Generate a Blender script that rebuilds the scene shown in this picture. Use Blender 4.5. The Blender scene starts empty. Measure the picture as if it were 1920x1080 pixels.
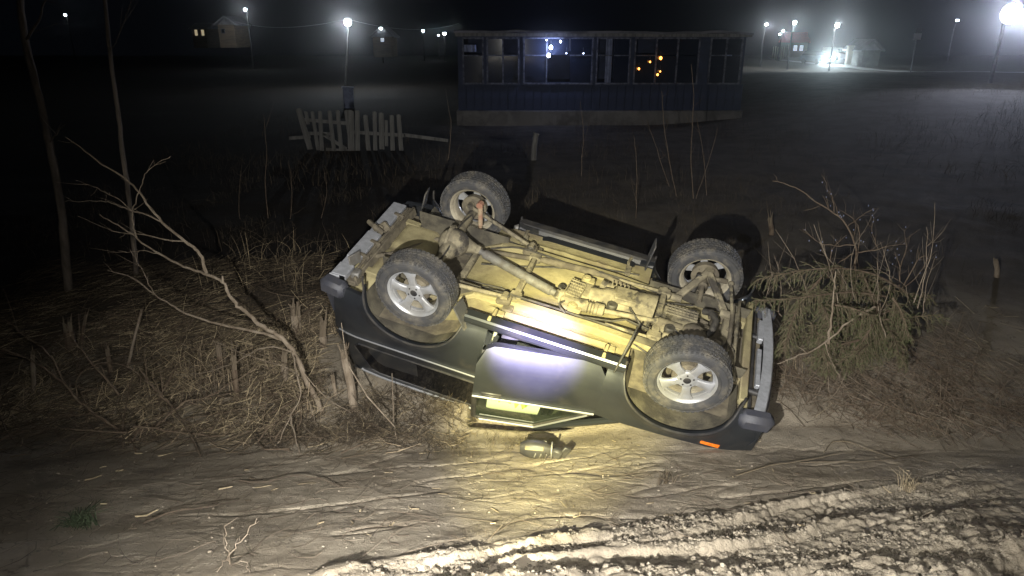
import bpy, bmesh, math, random
import numpy as np
from mathutils import Vector, Matrix
R = math.radians
rng = np.random.default_rng(7)
rnd = random.Random(11)
S = bpy.context.scene
C = S.collection

# ------------------------------------------------------------------ camera, sky, torch, exposure
PITCH = R(20); FPX = 1300.0
cam = bpy.data.objects.new('camera', bpy.data.cameras.new('camera')); C.objects.link(cam)
cam.data.sensor_width = 36; cam.data.lens = FPX / 1920 * 36
cam.data.clip_start = .05; cam.data.clip_end = 600
cam.rotation_euler = (R(90) - PITCH, 0, 0)
S.camera = cam
S.view_settings.view_transform = 'Standard'; S.view_settings.look = 'None'
S.view_settings.exposure = 0; S.view_settings.gamma = 1
S.view_settings.use_curve_mapping = False
W = bpy.data.worlds.new('World'); S.world = W; W.use_nodes = True
wn = W.node_tree.nodes; bg = wn['Background']
bg.inputs[0].default_value = (.35, .45, .7, 1); bg.inputs[1].default_value = .0022     # clear moonless night
S.cycles.use_denoising = True
S.cycles.max_bounces = 5; S.cycles.volume_bounces = 0; S.cycles.transparent_max_bounces = 8
S.cycles.sample_clamp_indirect = 3.0

def spot(name, loc, aim, power, size, blend, col, rad):
    l = bpy.data.lights.new(name, 'SPOT'); l.energy = power; l.spot_size = R(size); l.spot_blend = blend
    l.color = col; l.shadow_soft_size = rad
    o = bpy.data.objects.new(name, l); C.objects.link(o); o.location = loc
    o.rotation_euler = (Vector(aim) - Vector(loc)).to_track_quat('-Z', 'Y').to_euler()
    return o
# the hand torch that lights the wreck: wide spill, yellow ring, white violet core
TORCH = (-.42, .05, -.55)
spot('torch_spill', TORCH, (.55, 5.6, -2.45), 3700, 88, 1, (1, .975, .92), .02)
spot('torch_ring', TORCH, (.36, 5.55, -2.88), 10500, 25, 1, (1, .90, .32), .02)
spot('torch_core', TORCH, (.22, 5.6, -2.66), 38000, 9.5, 1, (.50, .42, 1), .02)
spot('phone_light', (.12, 0, .06), (.2, 5.0, -2.8), 780, 100, 1, (1, .97, .92), .02)      # weak light added beside the camera to fill the foreground shadows

# ------------------------------------------------------------------ pixel rays (photo of 1920x1080) used to lay things out at real depths
FW = np.array([0, math.cos(PITCH), -math.sin(PITCH)]); UP = np.array([0, math.sin(PITCH), math.cos(PITCH)])
def ray(px, py): return np.array([1., 0, 0]) * (px - 960) / FPX - UP * (py - 540) / FPX + FW
def PY(px, py, Y):
    d = ray(px, py); return d * (Y / d[1])
# ------------------------------------------------------------------ noise
_T = rng.random((8, 256, 256))
def vn(x, y, s=0):
    x = np.asarray(x, float); y = np.asarray(y, float)
    xi = np.floor(x).astype(int); yi = np.floor(y).astype(int); fx = x - xi; fy = y - yi
    fx = fx * fx * (3 - 2 * fx); fy = fy * fy * (3 - 2 * fy); T = _T[s % 8]
    g = lambda a, b: T[(xi + a) & 255, (yi + b) & 255]
    return (g(0, 0) * (1 - fx) + g(1, 0) * fx) * (1 - fy) + (g(0, 1) * (1 - fx) + g(1, 1) * fx) * fy
def fbm(x, y, s=0, o=4):
    r = 0; a = .5; t = 0
    for i in range(o):
        r = r + a * vn(x * 2 ** i + 17.3 * i, y * 2 ** i + 9.1 * i, s + i); t += a; a *= .5
    return r / t
def domes(x, y, cell, s=0, dens=.8):
    """rounded lumps: height 0..1 of the highest dome at each point"""
    X = np.asarray(x) / cell; Y = np.asarray(y) / cell
    xi = np.floor(X).astype(int); yi = np.floor(Y).astype(int); h = np.zeros(np.broadcast(X, Y).shape)
    A, B, D, E = _T[s % 8], _T[(s + 1) % 8], _T[(s + 2) % 8], _T[(s + 3) % 8]
    for a in (-1, 0, 1):
        for b in (-1, 0, 1):
            i = (xi + a) & 255; j = (yi + b) & 255
            cx = xi + a + A[i, j]; cy = yi + b + B[i, j]; r = .25 + .55 * D[i, j]
            q = 1 - ((X - cx) ** 2 + (Y - cy) ** 2) / (r * r)
            q = np.where(E[i, j] < dens, np.sqrt(np.clip(q, 0, 1)) * r, 0)
            h = np.maximum(h, q)
    return h
def sst(a, b, x):
    t = np.clip((x - a) / (b - a), 0, 1); return t * t * (3 - 2 * t)

# ------------------------------------------------------------------ the lie of the land
_py = [-12, 0, 1.4, 2.4, 3.6, 4.6, 5.25, 5.8, 7.0, 9.0, 12., 16., 26., 45., 85., 150, 172]
_pz = [-1.5, -1.68, -1.86, -2.24, -2.80, -3.20, -3.43, -3.53, -3.46, -3.28, -3.02, -2.9, -2.82, -2.9, -3.2, -4.2, -4.4]
def base_z(x, y):
    z = np.interp(y, _py, _pz)
    z = z + (.12 * (fbm(x * .35, y * .35, 1, 3) - .5) + .10 * (fbm(x * 1.3, y * 1.3, 2, 3) - .5) * (1 - sst(11, 18, y))) * sst(6, 11, y)
    z = z + .95 * sst(3.5, 16, x) * sst(9, 26, y) * (1 - sst(34, 70, y))              # the verge rises to the road on the right
    z = z + .16 * np.exp(-((x + 2.7) / 1.2) ** 2 - ((y - 9.2) / .9) ** 2) * (y > 5)  # grassy hummock behind the sapling
    z = z - .05 * np.exp(-((x + 1.0) / .9) ** 2 - ((y - 6.3) / .6) ** 2)
    z = z - .11 * np.exp(-((x - .25) / .75) ** 2 - ((y - 5.85) / .42) ** 2)           # dug in by the roof and the door
    z = z - .40 * sst(5.93, 6.0, y) * (1 - sst(6.5, 6.8, y)) * sst(-.46, -.36, x) * (1 - sst(.50, .65, x))   # hollow inside the cabin
    return z
CU, SU = math.cos(R(27)), math.sin(R(27))
def mud_mask(x, y):
    u = x * CU + y * SU; v = -x * SU + y * CU
    edge = 2.72 + .28 * (fbm(u * .8, v * .8, 3, 3) - .5) - .10 * np.abs(x - .6) * (x > .6)
    return (1 - sst(edge - .12, edge + .10, v)) * sst(.15, .95, u) * (1 - .8 * sst(2.6, 4.2, x))
def H(x, y):
    x = np.asarray(x, float); y = np.asarray(y, float)
    z = base_z(x, y)
    near = (y < 7.5) & (np.abs(x) < 9)
    if not near.any(): return z
    u = x * CU + y * SU; v = -x * SU + y * CU
    m = mud_mask(x, y)
    wv = v + .22 * (fbm(u * .9, v * .9, 2, 3) - .5)
    rut = fbm(u * .55 + 3, wv * 3.4, 5, 3)
    terr = sst(.42, .50, rut) * .044 + sst(.56, .61, rut) * .026 + (rut - .5) * .04                               # broken ridges left by the wheels
    cl = domes(x, y, .125, 1, .35) * .030 + domes(x, y, .060, 3, .65) * .034 + domes(x, y, .034, 5, .75) * .028 + (fbm(u * 4, wv * 16, 4, 3) - .5) * .035
    z = z + m * (terr - .03 + cl * (.25 + .75 * fbm(u * 2, v * 3, 6, 2)))
    sm = fbm(x * 3.0, y * 3.4, 4, 5) - .5
    z = z + (1 - m) * sm * .034 * (1 - sst(5.2, 7.5, y))
    line = np.abs(fbm(u * .5 + 9, wv * 1.7, 7, 3) - .5)                               # old shallow ruts on the smooth part
    z = z - (1 - m) * .014 * np.exp(-(line / .02) ** 2) * (1 - sst(5.0, 5.6, y)) * sst(-2.6, -1.2, x)
    cr = np.abs(fbm(x * 1.6, y * 2.2, 0, 4) - .5)
    z = z - .007 * np.exp(-(cr / .012) ** 2) * (1 - sst(5.4, 6.5, y))
    z = z + (fbm(x * 14, y * 14, 2, 3) - .5) * .006 * (1 - sst(5.4, 7, y))
    # two big soft banks of dry clay at the bottom edge
    for bx, by, rx, ry, hh in ((-.70, 2.47, .18, .09, .04), (1.75, 2.40, .48, .22, .06), (2.7, 2.75, .5, .2, .05)):
        d = ((x - bx) / rx) ** 2 + ((y - by) / ry) ** 2 + .9 * (fbm(x * 5, y * 5, 3, 3) - .5)
        z = z + hh * sst(1.2, .3, d) * (.7 + .6 * fbm(x * 9, y * 9, 1, 3))
    return z
def gz(x, y): return float(H(np.array([x]), np.array([y]))[0])
def GP(px, py):
    d = ray(px, py); a, b = 1.0, 160.0
    if d[2] > -.004: return None
    f = lambda k: k * d[2] - float(base_z(np.array([k * d[0]]), np.array([k * d[1]]))[0])
    t = 1.2
    while t < b and f(t) > 0: t *= 1.03
    lo, hi = t / 1.03, t
    for _ in range(20):
        mid = (lo + hi) / 2
        if f(mid) > 0: lo = mid
        else: hi = mid
    p = d * hi; p[2] = gz(p[0], p[1]); return p

# ------------------------------------------------------------------ materials
def mat(name, col, rough=.6, metal=0., col2=None, scale=6., detail=5, bump=0., bscale=40., spec=.5, coat=0., lo=.35, hi=.65,
        emit=None, est=0., col3=None, scale3=1.2, lo3=.5, hi3=.62, stretch=None, island=None):
    m = bpy.data.materials.new(name); m.use_nodes = True; nt = m.node_tree; n = nt.nodes; L = nt.links
    b = n['Principled BSDF']; b.inputs['Base Color'].default_value = (*col, 1)
    b.inputs['Roughness'].default_value = rough; b.inputs['Metallic'].default_value = metal
    b.inputs['Specular IOR Level'].default_value = spec
    if coat: b.inputs['Coat Weight'].default_value = coat; b.inputs['Coat Roughness'].default_value = .12
    tc = n.new('ShaderNodeTexCoord'); vec = tc.outputs['Object']
    if stretch:
        mp = n.new('ShaderNodeMapping'); mp.inputs['Scale'].default_value = stretch; L.new(vec, mp.inputs['Vector']); vec = mp.outputs['Vector']
    def noise(sc, det=5, ro=.6):
        t = n.new('ShaderNodeTexNoise'); t.inputs['Scale'].default_value = sc; t.inputs['Detail'].default_value = det
        t.inputs['Roughness'].default_value = ro; L.new(vec, t.inputs['Vector']); return t.outputs['Fac']
    def ramp(src, a, bb):
        r = n.new('ShaderNodeMapRange'); r.inputs[1].default_value = a; r.inputs[2].default_value = bb; r.interpolation_type = 'SMOOTHSTEP'
        L.new(src, r.inputs[0]); return r.outputs[0]
    def mix(f, a, bcol):
        x = n.new('ShaderNodeMix'); x.data_type = 'RGBA'; L.new(f, x.inputs[0])
        if isinstance(a, tuple): x.inputs[6].default_value = (*a, 1)
        else: L.new(a, x.inputs[6])
        x.inputs[7].default_value = (*bcol, 1); return x.outputs[2]
    if col2:
        out = mix(ramp(noise(scale, detail), lo, hi), col, col2)
        if island:
            gi = n.new('ShaderNodeNewGeometry'); out = mix(ramp(gi.outputs['Random Per Island'], .10, .75), out, island)
        if col3: out = mix(ramp(noise(scale3, 6, .65), lo3, hi3), out, col3)
        L.new(out, b.inputs['Base Color'])
    if bump:
        bp = n.new('ShaderNodeBump'); bp.inputs['Strength'].default_value = bump; bp.inputs['Distance'].default_value = .02
        L.new(noise(bscale, 8, .7), bp.inputs['Height']); L.new(bp.outputs[0], b.inputs['Normal'])
    if emit:
        b.inputs['Emission Color'].default_value = (*emit, 1); b.inputs['Emission Strength'].default_value = est
        m.cycles.emission_sampling = 'NONE'
    return m
M = {}
M['ground'] = mat('ground_mud', (.215, .182, .136), .95, col2=(.325, .282, .218), scale=1.7, detail=8, bump=.8, bscale=46, spec=.15, lo=.36, hi=.62,
                  col3=(.15, .128, .10), scale3=.9, lo3=.56, hi3=.70)
M['clay'] = mat('dry_clay', (.175, .153, .118), .95, col2=(.12, .103, .08), scale=9, bump=.6, bscale=60, spec=.15)
M['paint'] = mat('dark_grey_paint', (.034, .037, .044), .34, .64, col2=(.042, .046, .051), scale=3, coat=.6, col3=(.12, .11, .09), scale3=2.2, lo3=.56, hi3=.86)
M['black'] = mat('black_plastic', (.012, .012, .014), .55, col2=(.035, .032, .028), scale=7, bump=.1)
M['bumper'] = mat('bumper_plastic', (.030, .032, .042), .62, col2=(.04, .04, .046), scale=9, bump=.12, bscale=90)
M['rubber'] = mat('tyre_rubber', (.030, .030, .031), .82, col2=(.085, .076, .060), scale=9, bump=.25, bscale=55, lo=.42, hi=.72)
M['alloy'] = mat('alloy_silver', (.42, .43, .45), .36, .55, col2=(.33, .325, .31), scale=7)
M['barrel'] = mat('rim_barrel_dust', (.30, .27, .20), .75, .2, col2=(.20, .175, .125), scale=8, bump=.2)
M['dust'] = mat('underbody_dust', (.235, .205, .112), .9, col2=(.165, .142, .078), scale=5, bump=.35, bscale=45, spec=.2, col3=(.15, .122, .08), scale3=2.0, lo3=.50, hi3=.70)
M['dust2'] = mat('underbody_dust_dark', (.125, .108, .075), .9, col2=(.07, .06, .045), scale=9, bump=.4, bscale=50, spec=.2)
M['dust3'] = mat('underbody_dust_parts', (.20, .175, .115), .88, col2=(.115, .10, .07), scale=12, bump=.4, bscale=70, spec=.25, col3=(.045, .04, .033), scale3=5, lo3=.52, hi3=.64)
M['liner'] = mat('arch_liner_mud', (.04, .036, .029), .92, col2=(.095, .085, .06), scale=5, bump=.5, bscale=40, spec=.2)
M['steel'] = mat('grimy_steel', (.16, .155, .145), .6, .4, col2=(.11, .10, .085), scale=14, bump=.3, bscale=80)
M['zinc'] = mat('bare_grey_metal', (.42, .43, .46), .48, .55, col2=(.33, .34, .36), scale=16, bump=.12, bscale=90)
M['redshock'] = mat('red_primer', (.20, .095, .06), .85, col2=(.24, .19, .12), scale=10)
M['rust'] = mat('rusty_pipe', (.13, .075, .040), .85, col2=(.17, .14, .09), scale=9, bump=.4, bscale=60)
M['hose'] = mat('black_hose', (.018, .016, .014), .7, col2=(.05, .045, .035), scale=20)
M['chrome'] = mat('trim_metal', (.55, .56, .58), .28, .8)
M['glassd'] = mat('tinted_glass', (.005, .005, .006), .10, spec=.25)
M['orange'] = mat('orange_lens', (.75, .20, .02), .25, col2=(.55, .12, .01), scale=30, coat=.5)
M['seat'] = mat('seat_cloth', (.035, .035, .038), .9, bump=.3)
M['hivis'] = mat('yellow_green_cloth', (.48, .62, .12), .85, col2=(.34, .46, .09), scale=18, bump=.4)
M['trim'] = mat('pale_headliner', (.66, .68, .52), .9, bump=.2)
M['bark'] = mat('grey_bark', (.20, .165, .125), .9, col2=(.125, .098, .07), scale=14, bump=.5, bscale=60, spec=.2, stretch=(1, 1, .4))
M['bark2'] = mat('brown_twig_bark', (.12, .092, .064), .9, col2=(.07, .05, .035), scale=18, bump=.3, spec=.2)
M['trunk'] = mat('pine_trunk_bark', (.12, .10, .08), .9, col2=(.06, .05, .04), scale=9, bump=.6, bscale=40, spec=.2, stretch=(1, 1, .25))
M['straw'] = mat('dry_straw', (.42, .345, .22), .85, col2=(.24, .19, .115), scale=5, spec=.3, island=(.060, .046, .030))
M['strawd'] = mat('dark_straw', (.125, .098, .062), .9, col2=(.065, .048, .032), scale=3, spec=.2, island=(.030, .024, .018))
M['split'] = mat('split_wood', (.34, .27, .175), .85, col2=(.18, .135, .085), scale=16, stretch=(1, 1, .2), island=(.085, .066, .046))
M['twig'] = mat('dark_twigs', (.055, .040, .028), .9, col2=(.10, .075, .05), scale=4)
M['needle'] = mat('spruce_needles', (.050, .076, .022), .75, col2=(.080, .100, .036), scale=3, spec=.3, island=(.055, .050, .028))
M['moss'] = mat('low_green_plants', (.022, .036, .014), .9, col2=(.035, .045, .02), scale=6)
M['wood'] = mat('weathered_boards', (.13, .127, .12), .9, col2=(.07, .068, .064), scale=10, bump=.5, bscale=50, stretch=(1, 1, .15))
M['bwall'] = mat('blue_wall_boards', (.016, .023, .052), .85, col2=(.010, .015, .032), scale=3, bump=.3)
M['plinth'] = mat('old_concrete', (.105, .10, .096), .92, col2=(.055, .052, .05), scale=2.2, bump=.5, bscale=14, col3=(.09, .085, .08), scale3=1.1)
M['frame'] = mat('peeling_white_frame', (.085, .092, .115), .8, col2=(.016, .018, .03), scale=9)
M['pane'] = mat('dark_window_glass', (.010, .013, .022), .06, spec=.7)
M['curtain'] = mat('pale_blue_curtain', (.20, .23, .34), .9, col2=(.12, .14, .22), scale=4)
M['felt'] = mat('roofing_felt', (.06, .06, .07), .9, col2=(.12, .12, .14), scale=1.5)
M['conc'] = mat('lamp_post_wood', (.014, .013, .012), .95, col2=(.010, .009, .008), scale=3)
M['lampmetal'] = mat('lamp_housing_metal', (.30, .30, .31), .5, .5)
M['plank'] = mat('house_log_wall', (.20, .15, .10), .85, col2=(.13, .10, .07), scale=3, stretch=(.3, .3, 3))
M['redroof'] = mat('red_metal_roof', (.55, .05, .05), .5, .1, col2=(.42, .04, .04), scale=2)
M['greyroof'] = mat('grey_metal_roof', (.22, .22, .23), .6, .1, col2=(.15, .15, .16), scale=2)
M['pale'] = mat('pale_fence_sheet', (.55, .50, .38), .7, col2=(.46, .42, .32), scale=1.3)
M['signwhite'] = mat('sign_enamel', (.7, .7, .72), .45)
M['carpaint'] = mat('far_car_paint', (.05, .06, .08), .3, .3, coat=.5)
M['road'] = mat('gritty_road', (.26, .25, .24), .95, col2=(.34, .325, .31), scale=.8, bump=.4, bscale=6, spec=.2)
M['wire'] = mat('cable_sheath', (.28, .30, .32), .6)
def lampmat(n, col, st): M[n] = mat(n, (.8, .8, .8), .5, emit=col, est=st)
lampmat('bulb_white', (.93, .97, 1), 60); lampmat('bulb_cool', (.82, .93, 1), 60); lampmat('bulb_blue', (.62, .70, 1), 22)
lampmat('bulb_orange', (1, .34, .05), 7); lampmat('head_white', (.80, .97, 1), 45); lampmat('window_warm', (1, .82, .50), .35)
lampmat('window_cool', (.75, .85, 1), .8)

def glass_material():
    m = bpy.data.materials.new('clear_window_glass'); m.use_nodes = True; nt = m.node_tree; n = nt.nodes
    b = n['Principled BSDF']; b.inputs['Base Color'].default_value = (.02, .025, .02, 1); b.inputs['Roughness'].default_value = .04
    t = n.new('ShaderNodeBsdfTransparent'); t.inputs[0].default_value = (.90, .96, .86, 1)
    mx = n.new('ShaderNodeMixShader'); fr = n.new('ShaderNodeLayerWeight'); fr.inputs[0].default_value = .08
    nt.links.new(fr.outputs[0], mx.inputs[0]); nt.links.new(t.outputs[0], mx.inputs[1]); nt.links.new(b.outputs[0], mx.inputs[2])
    nt.links.new(mx.outputs[0], n['Material Output'].inputs[0]); return m
M['glass'] = glass_material()

# ------------------------------------------------------------------ mesh helpers
class MB:
    def __init__(s): s.v = []; s.f = []; s.mi = []
    def add(s, V, F, mi=0):
        o = len(s.v); s.v += [tuple(map(float, p)) for p in V]
        for f in F: s.f.append(tuple(o + i for i in f)); s.mi.append(mi)
        return s
    def box(s, c, d, rot=None, ch=0., mi=0):
        hx, hy, hz = d[0] / 2, d[1] / 2, d[2] / 2; c = Vector(c)
        if ch <= 0:
            V = [Vector((sx * hx, sy * hy, sz * hz)) for sx in (-1, 1) for sy in (-1, 1) for sz in (-1, 1)]
            F = [(0, 1, 3, 2), (4, 6, 7, 5), (0, 4, 5, 1), (2, 3, 7, 6), (0, 2, 6, 4), (1, 5, 7, 3)]
        else:
            bm = bmesh.new()
            for sx in (-1, 1):
                for sy in (-1, 1):
                    for sz in (-1, 1):
                        for k in range(3):
                            q = [sx * (hx - ch), sy * (hy - ch), sz * (hz - ch)]; q[k] = (sx * hx, sy * hy, sz * hz)[k]; bm.verts.new(q)
            bmesh.ops.convex_hull(bm, input=bm.verts); bmesh.ops.dissolve_limit(bm, angle_limit=.01, verts=bm.verts, edges=bm.edges)
            bm.verts.index_update(); V = [v.co.copy() for v in bm.verts]; F = [tuple(v.index for v in f.verts) for f in bm.faces]; bm.free()
        if rot is not None:
            rm = rot if isinstance(rot, Matrix) else Matrix.Rotation(rot[2], 3, 'Z') @ Matrix.Rotation(rot[1], 3, 'Y') @ Matrix.Rotation(rot[0], 3, 'X')
            V = [rm @ v for v in V]
        return s.add([c + v for v in V], F, mi)
    def tube(s, pts, rad, n=6, caps=True, mi=0):
        P = [Vector(p) for p in pts]; k = len(P)
        if not hasattr(rad, '__len__'): rad = [rad] * k
        T = [(P[min(i + 1, k - 1)] - P[max(i - 1, 0)]).normalized() for i in range(k)]
        a = Vector((0, 0, 1)) if abs(T[0].z) < .9 else Vector((1, 0, 0)); U_ = (a - T[0] * a.dot(T[0])).normalized(); V = []
        for i in range(k):
            U_ = (U_ - T[i] * U_.dot(T[i])).normalized(); B = T[i].cross(U_)
            for j in range(n):
                t = 2 * math.pi * j / n; V.append(P[i] + (U_ * math.cos(t) + B * math.sin(t)) * rad[i])
        F = [(i * n + j, i * n + (j + 1) % n, (i + 1) * n + (j + 1) % n, (i + 1) * n + j) for i in range(k - 1) for j in range(n)]
        if caps: F += [tuple(reversed(range(n))), tuple(range((k - 1) * n, k * n))]
        return s.add(V, F, mi)
    def cyl(s, a, b, r, n=16, r2=None, mi=0): return s.tube([a, b], [r, r if r2 is None else r2], n, True, mi)
    def lathe(s, prof, n=48, axis='y', c=(0, 0, 0), close=False, mi=0):
        V = []; k = len(prof)
        for (r, h) in prof:
            for j in range(n):
                t = 2 * math.pi * j / n; a, b = r * math.cos(t), r * math.sin(t)
                p = (a, h, b) if axis == 'y' else (a, b, h) if axis == 'z' else (h, a, b)
                V.append((p[0] + c[0], p[1] + c[1], p[2] + c[2]))
        F = [(i * n + j, (i + 1) * n + j, (i + 1) * n + (j + 1) % n, i * n + (j + 1) % n) for i in range(k if close else k - 1) for j in range(n) if True] if not close else \
            [(i * n + j, ((i + 1) % k) * n + j, ((i + 1) % k) * n + (j + 1) % n, i * n + (j + 1) % n) for i in range(k) for j in range(n)]
        return s.add(V, F, mi)
    def prism(s, poly, h0, h1, plane='xz', mi=0):
        """polygon in a plane, extruded along the third axis"""
        f = {'xz': lambda a, b, h: (a, h, b), 'xy': lambda a, b, h: (a, b, h), 'yz': lambda a, b, h: (h, a, b)}[plane]
        n = len(poly); V = [f(a, b, h0) for a, b in poly] + [f(a, b, h1) for a, b in poly]
        F = [tuple(range(n)), tuple(reversed(range(n, 2 * n)))] + [(i, i + n, (i + 1) % n + n, (i + 1) % n) for i in range(n)]
        return s.add(V, F, mi)
    def grid(s, P, mi=0):
        a, b = len(P), len(P[0]); V = [p for r in P for p in r]
        F = [(i * b + j, i * b + j + 1, (i + 1) * b + j + 1, (i + 1) * b + j) for i in range(a - 1) for j in range(b - 1)]
        return s.add(V, F, mi)
    def sphere(s, c, r, nu=12, nv=8, sc=(1, 1, 1), mi=0):
        V = [(c[0], c[1], c[2] - r * sc[2])]
        for i in range(1, nv):
            t = -math.pi / 2 + math.pi * i / nv
            for j in range(nu):
                p = 2 * math.pi * j / nu; V.append((c[0] + r * sc[0] * math.cos(t) * math.cos(p), c[1] + r * sc[1] * math.cos(t) * math.sin(p), c[2] + r * sc[2] * math.sin(t)))
        V.append((c[0], c[1], c[2] + r * sc[2])); F = []
        for j in range(nu): F.append((0, 1 + (j + 1) % nu, 1 + j))
        for i in range(nv - 2):
            for j in range(nu):
                a = 1 + i * nu; F.append((a + j, a + (j + 1) % nu, a + nu + (j + 1) % nu, a + nu + j))
        a = 1 + (nv - 2) * nu
        for j in range(nu): F.append((a + j, a + (j + 1) % nu, len(V) - 1))
        return s.add(V, F, mi)
def obj(name, mb, m, parent=None, ang=38, loc=None, fix=True):
    me = bpy.data.meshes.new(name); me.from_pydata(mb.v, [], mb.f)
    ms = m if isinstance(m, (list, tuple)) else [m]
    for x in ms: me.materials.append(M[x] if isinstance(x, str) else x)
    if len(ms) > 1: me.polygons.foreach_set('material_index', mb.mi)
    if fix:
        bm = bmesh.new(); bm.from_mesh(me); bmesh.ops.recalc_face_normals(bm, faces=bm.faces); bm.to_mesh(me); bm.free()
    if ang:
        me.polygons.foreach_set('use_smooth', [True] * len(me.polygons)); me.set_sharp_from_angle(angle=R(ang))
    o = bpy.data.objects.new(name, me); C.objects.link(o)
    if parent: o.parent = parent
    if loc is not None: o.location = loc
    return o
def empty(name, loc=(0, 0, 0), parent=None, rz=0.):
    o = bpy.data.objects.new(name, None); C.objects.link(o); o.location = loc; o.rotation_euler = (0, 0, rz); o.empty_display_size = .1
    if parent: o.parent = parent
    return o
def tag(o, label=None, cat=None, group=None, kind=None):
    for k, v in (('label', label), ('category', cat), ('group', group), ('kind', kind)):
        if v: o[k] = v
    return o
def npmesh(name, V, F, m, mats=None, smooth=True):
    """fast mesh from arrays; F is (n,3) or (n,4)"""
    me = bpy.data.meshes.new(name); k = F.shape[1]
    me.vertices.add(len(V)); me.vertices.foreach_set('co', np.ascontiguousarray(V, np.float32).ravel())
    me.loops.add(F.size); me.loops.foreach_set('vertex_index', np.ascontiguousarray(F, np.int32).ravel())
    me.polygons.add(len(F)); me.polygons.foreach_set('loop_start', np.arange(0, F.size, k, dtype=np.int32))
    me.update(calc_edges=True); me.validate()
    me.polygons.foreach_set('use_smooth', np.full(len(F), smooth))
    me.materials.append(M[m]); o = bpy.data.objects.new(name, me); C.objects.link(o); return o
def stick_arrays(Ps, rs, n=3):
    """Ps: (N,K,3) polylines, rs: (N,K) radii -> three sided tubes"""
    N, K, _ = Ps.shape
    T = np.gradient(Ps, axis=1); T /= np.linalg.norm(T, axis=2, keepdims=True) + 1e-9
    a = np.where(np.abs(T[..., 2:3]) < .9, np.array([0, 0, 1.]), np.array([1., 0, 0])); U = np.cross(T, a); U /= np.linalg.norm(U, axis=2, keepdims=True) + 1e-9
    B = np.cross(T, U); ang = np.arange(n) * 2 * np.pi / n
    V = Ps[:, :, None] + rs[:, :, None, None] * (U[:, :, None] * np.cos(ang)[:, None] + B[:, :, None] * np.sin(ang)[:, None])
    idx = np.arange(N * K * n).reshape(N, K, n); q = np.stack([idx[:, :-1], np.roll(idx[:, :-1], -1, 2), np.roll(idx[:, 1:], -1, 2), idx[:, 1:]], -1)
    return V.reshape(-1, 3), q.reshape(-1, 4)
def sticks(name, Ps, rs, m, n=3):
    V, F = stick_arrays(np.asarray(Ps), np.asarray(rs), n); return npmesh(name, V, F, m, smooth=False)

# ================================================================== GROUND
def axis(segs):
    out = []
    for a, b, st in segs: out += list(np.arange(a, b - 1e-6, st))
    return np.array(out + [segs[-1][1]])
gx = axis([(-120, -30, 6), (-30, -9, 1), (-9, -3.2, .07), (-3.2, 3.8, .0135), (3.8, 9, .07), (9, 30, 1), (30, 130, 6)])
gy = axis([(-12, 1.2, .6), (1.2, 2.0, .05), (2.0, 5.4, .0135), (5.4, 9, .05), (9, 16, .14), (16, 40, .8), (40, 172, 4)])
X, Y = np.meshgrid(gx, gy); Z = np.empty_like(X)
for i in range(0, len(gy), 60): Z[i:i + 60] = H(X[i:i + 60], Y[i:i + 60])
nx, ny = len(gx), len(gy); I = np.arange(nx * ny).reshape(ny, nx)
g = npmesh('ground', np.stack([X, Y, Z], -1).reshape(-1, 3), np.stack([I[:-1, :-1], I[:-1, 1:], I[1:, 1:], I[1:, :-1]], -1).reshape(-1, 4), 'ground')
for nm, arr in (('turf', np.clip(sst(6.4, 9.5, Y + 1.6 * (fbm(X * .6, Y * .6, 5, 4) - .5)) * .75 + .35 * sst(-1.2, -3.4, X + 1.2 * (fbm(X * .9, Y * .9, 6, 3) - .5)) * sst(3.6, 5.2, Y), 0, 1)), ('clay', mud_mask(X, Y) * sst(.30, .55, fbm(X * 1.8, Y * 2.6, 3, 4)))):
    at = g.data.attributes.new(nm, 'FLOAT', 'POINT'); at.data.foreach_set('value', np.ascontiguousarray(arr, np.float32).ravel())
gm = M['ground'].node_tree; bs = gm.nodes['Principled BSDF']; src = bs.inputs['Base Color'].links[0].from_socket
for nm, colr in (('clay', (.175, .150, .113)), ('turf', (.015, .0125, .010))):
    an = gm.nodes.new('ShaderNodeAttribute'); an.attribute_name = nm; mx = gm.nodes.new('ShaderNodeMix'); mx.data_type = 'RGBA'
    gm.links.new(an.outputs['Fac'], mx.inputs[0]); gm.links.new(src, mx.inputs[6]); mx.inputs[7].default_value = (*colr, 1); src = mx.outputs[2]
tcn = gm.nodes.new('ShaderNodeTexCoord'); nz = gm.nodes.new('ShaderNodeTexNoise'); nz.inputs['Scale'].default_value = 3.0; nz.inputs['Detail'].default_value = 6
gm.links.new(tcn.outputs['Object'], nz.inputs['Vector']); sb = gm.nodes.new('ShaderNodeMath'); sb.operation = 'SUBTRACT'; sb.inputs[1].default_value = .5; gm.links.new(nz.outputs['Fac'], sb.inputs[0])
ab = gm.nodes.new('ShaderNodeMath'); ab.operation = 'ABSOLUTE'; gm.links.new(sb.outputs[0], ab.inputs[0]); mr_ = gm.nodes.new('ShaderNodeMapRange'); mr_.inputs[1].default_value = 0; mr_.inputs[2].default_value = .008; mr_.inputs[3].default_value = .62; mr_.inputs[4].default_value = 0
gm.links.new(ab.outputs[0], mr_.inputs[0]); mx = gm.nodes.new('ShaderNodeMix'); mx.data_type = 'RGBA'; gm.links.new(mr_.outputs[0], mx.inputs[0]); gm.links.new(src, mx.inputs[6]); mx.inputs[7].default_value = (.05, .042, .034, 1)
gm.links.new(mx.outputs[2], bs.inputs['Base Color'])
tag(g, kind='structure')
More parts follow.
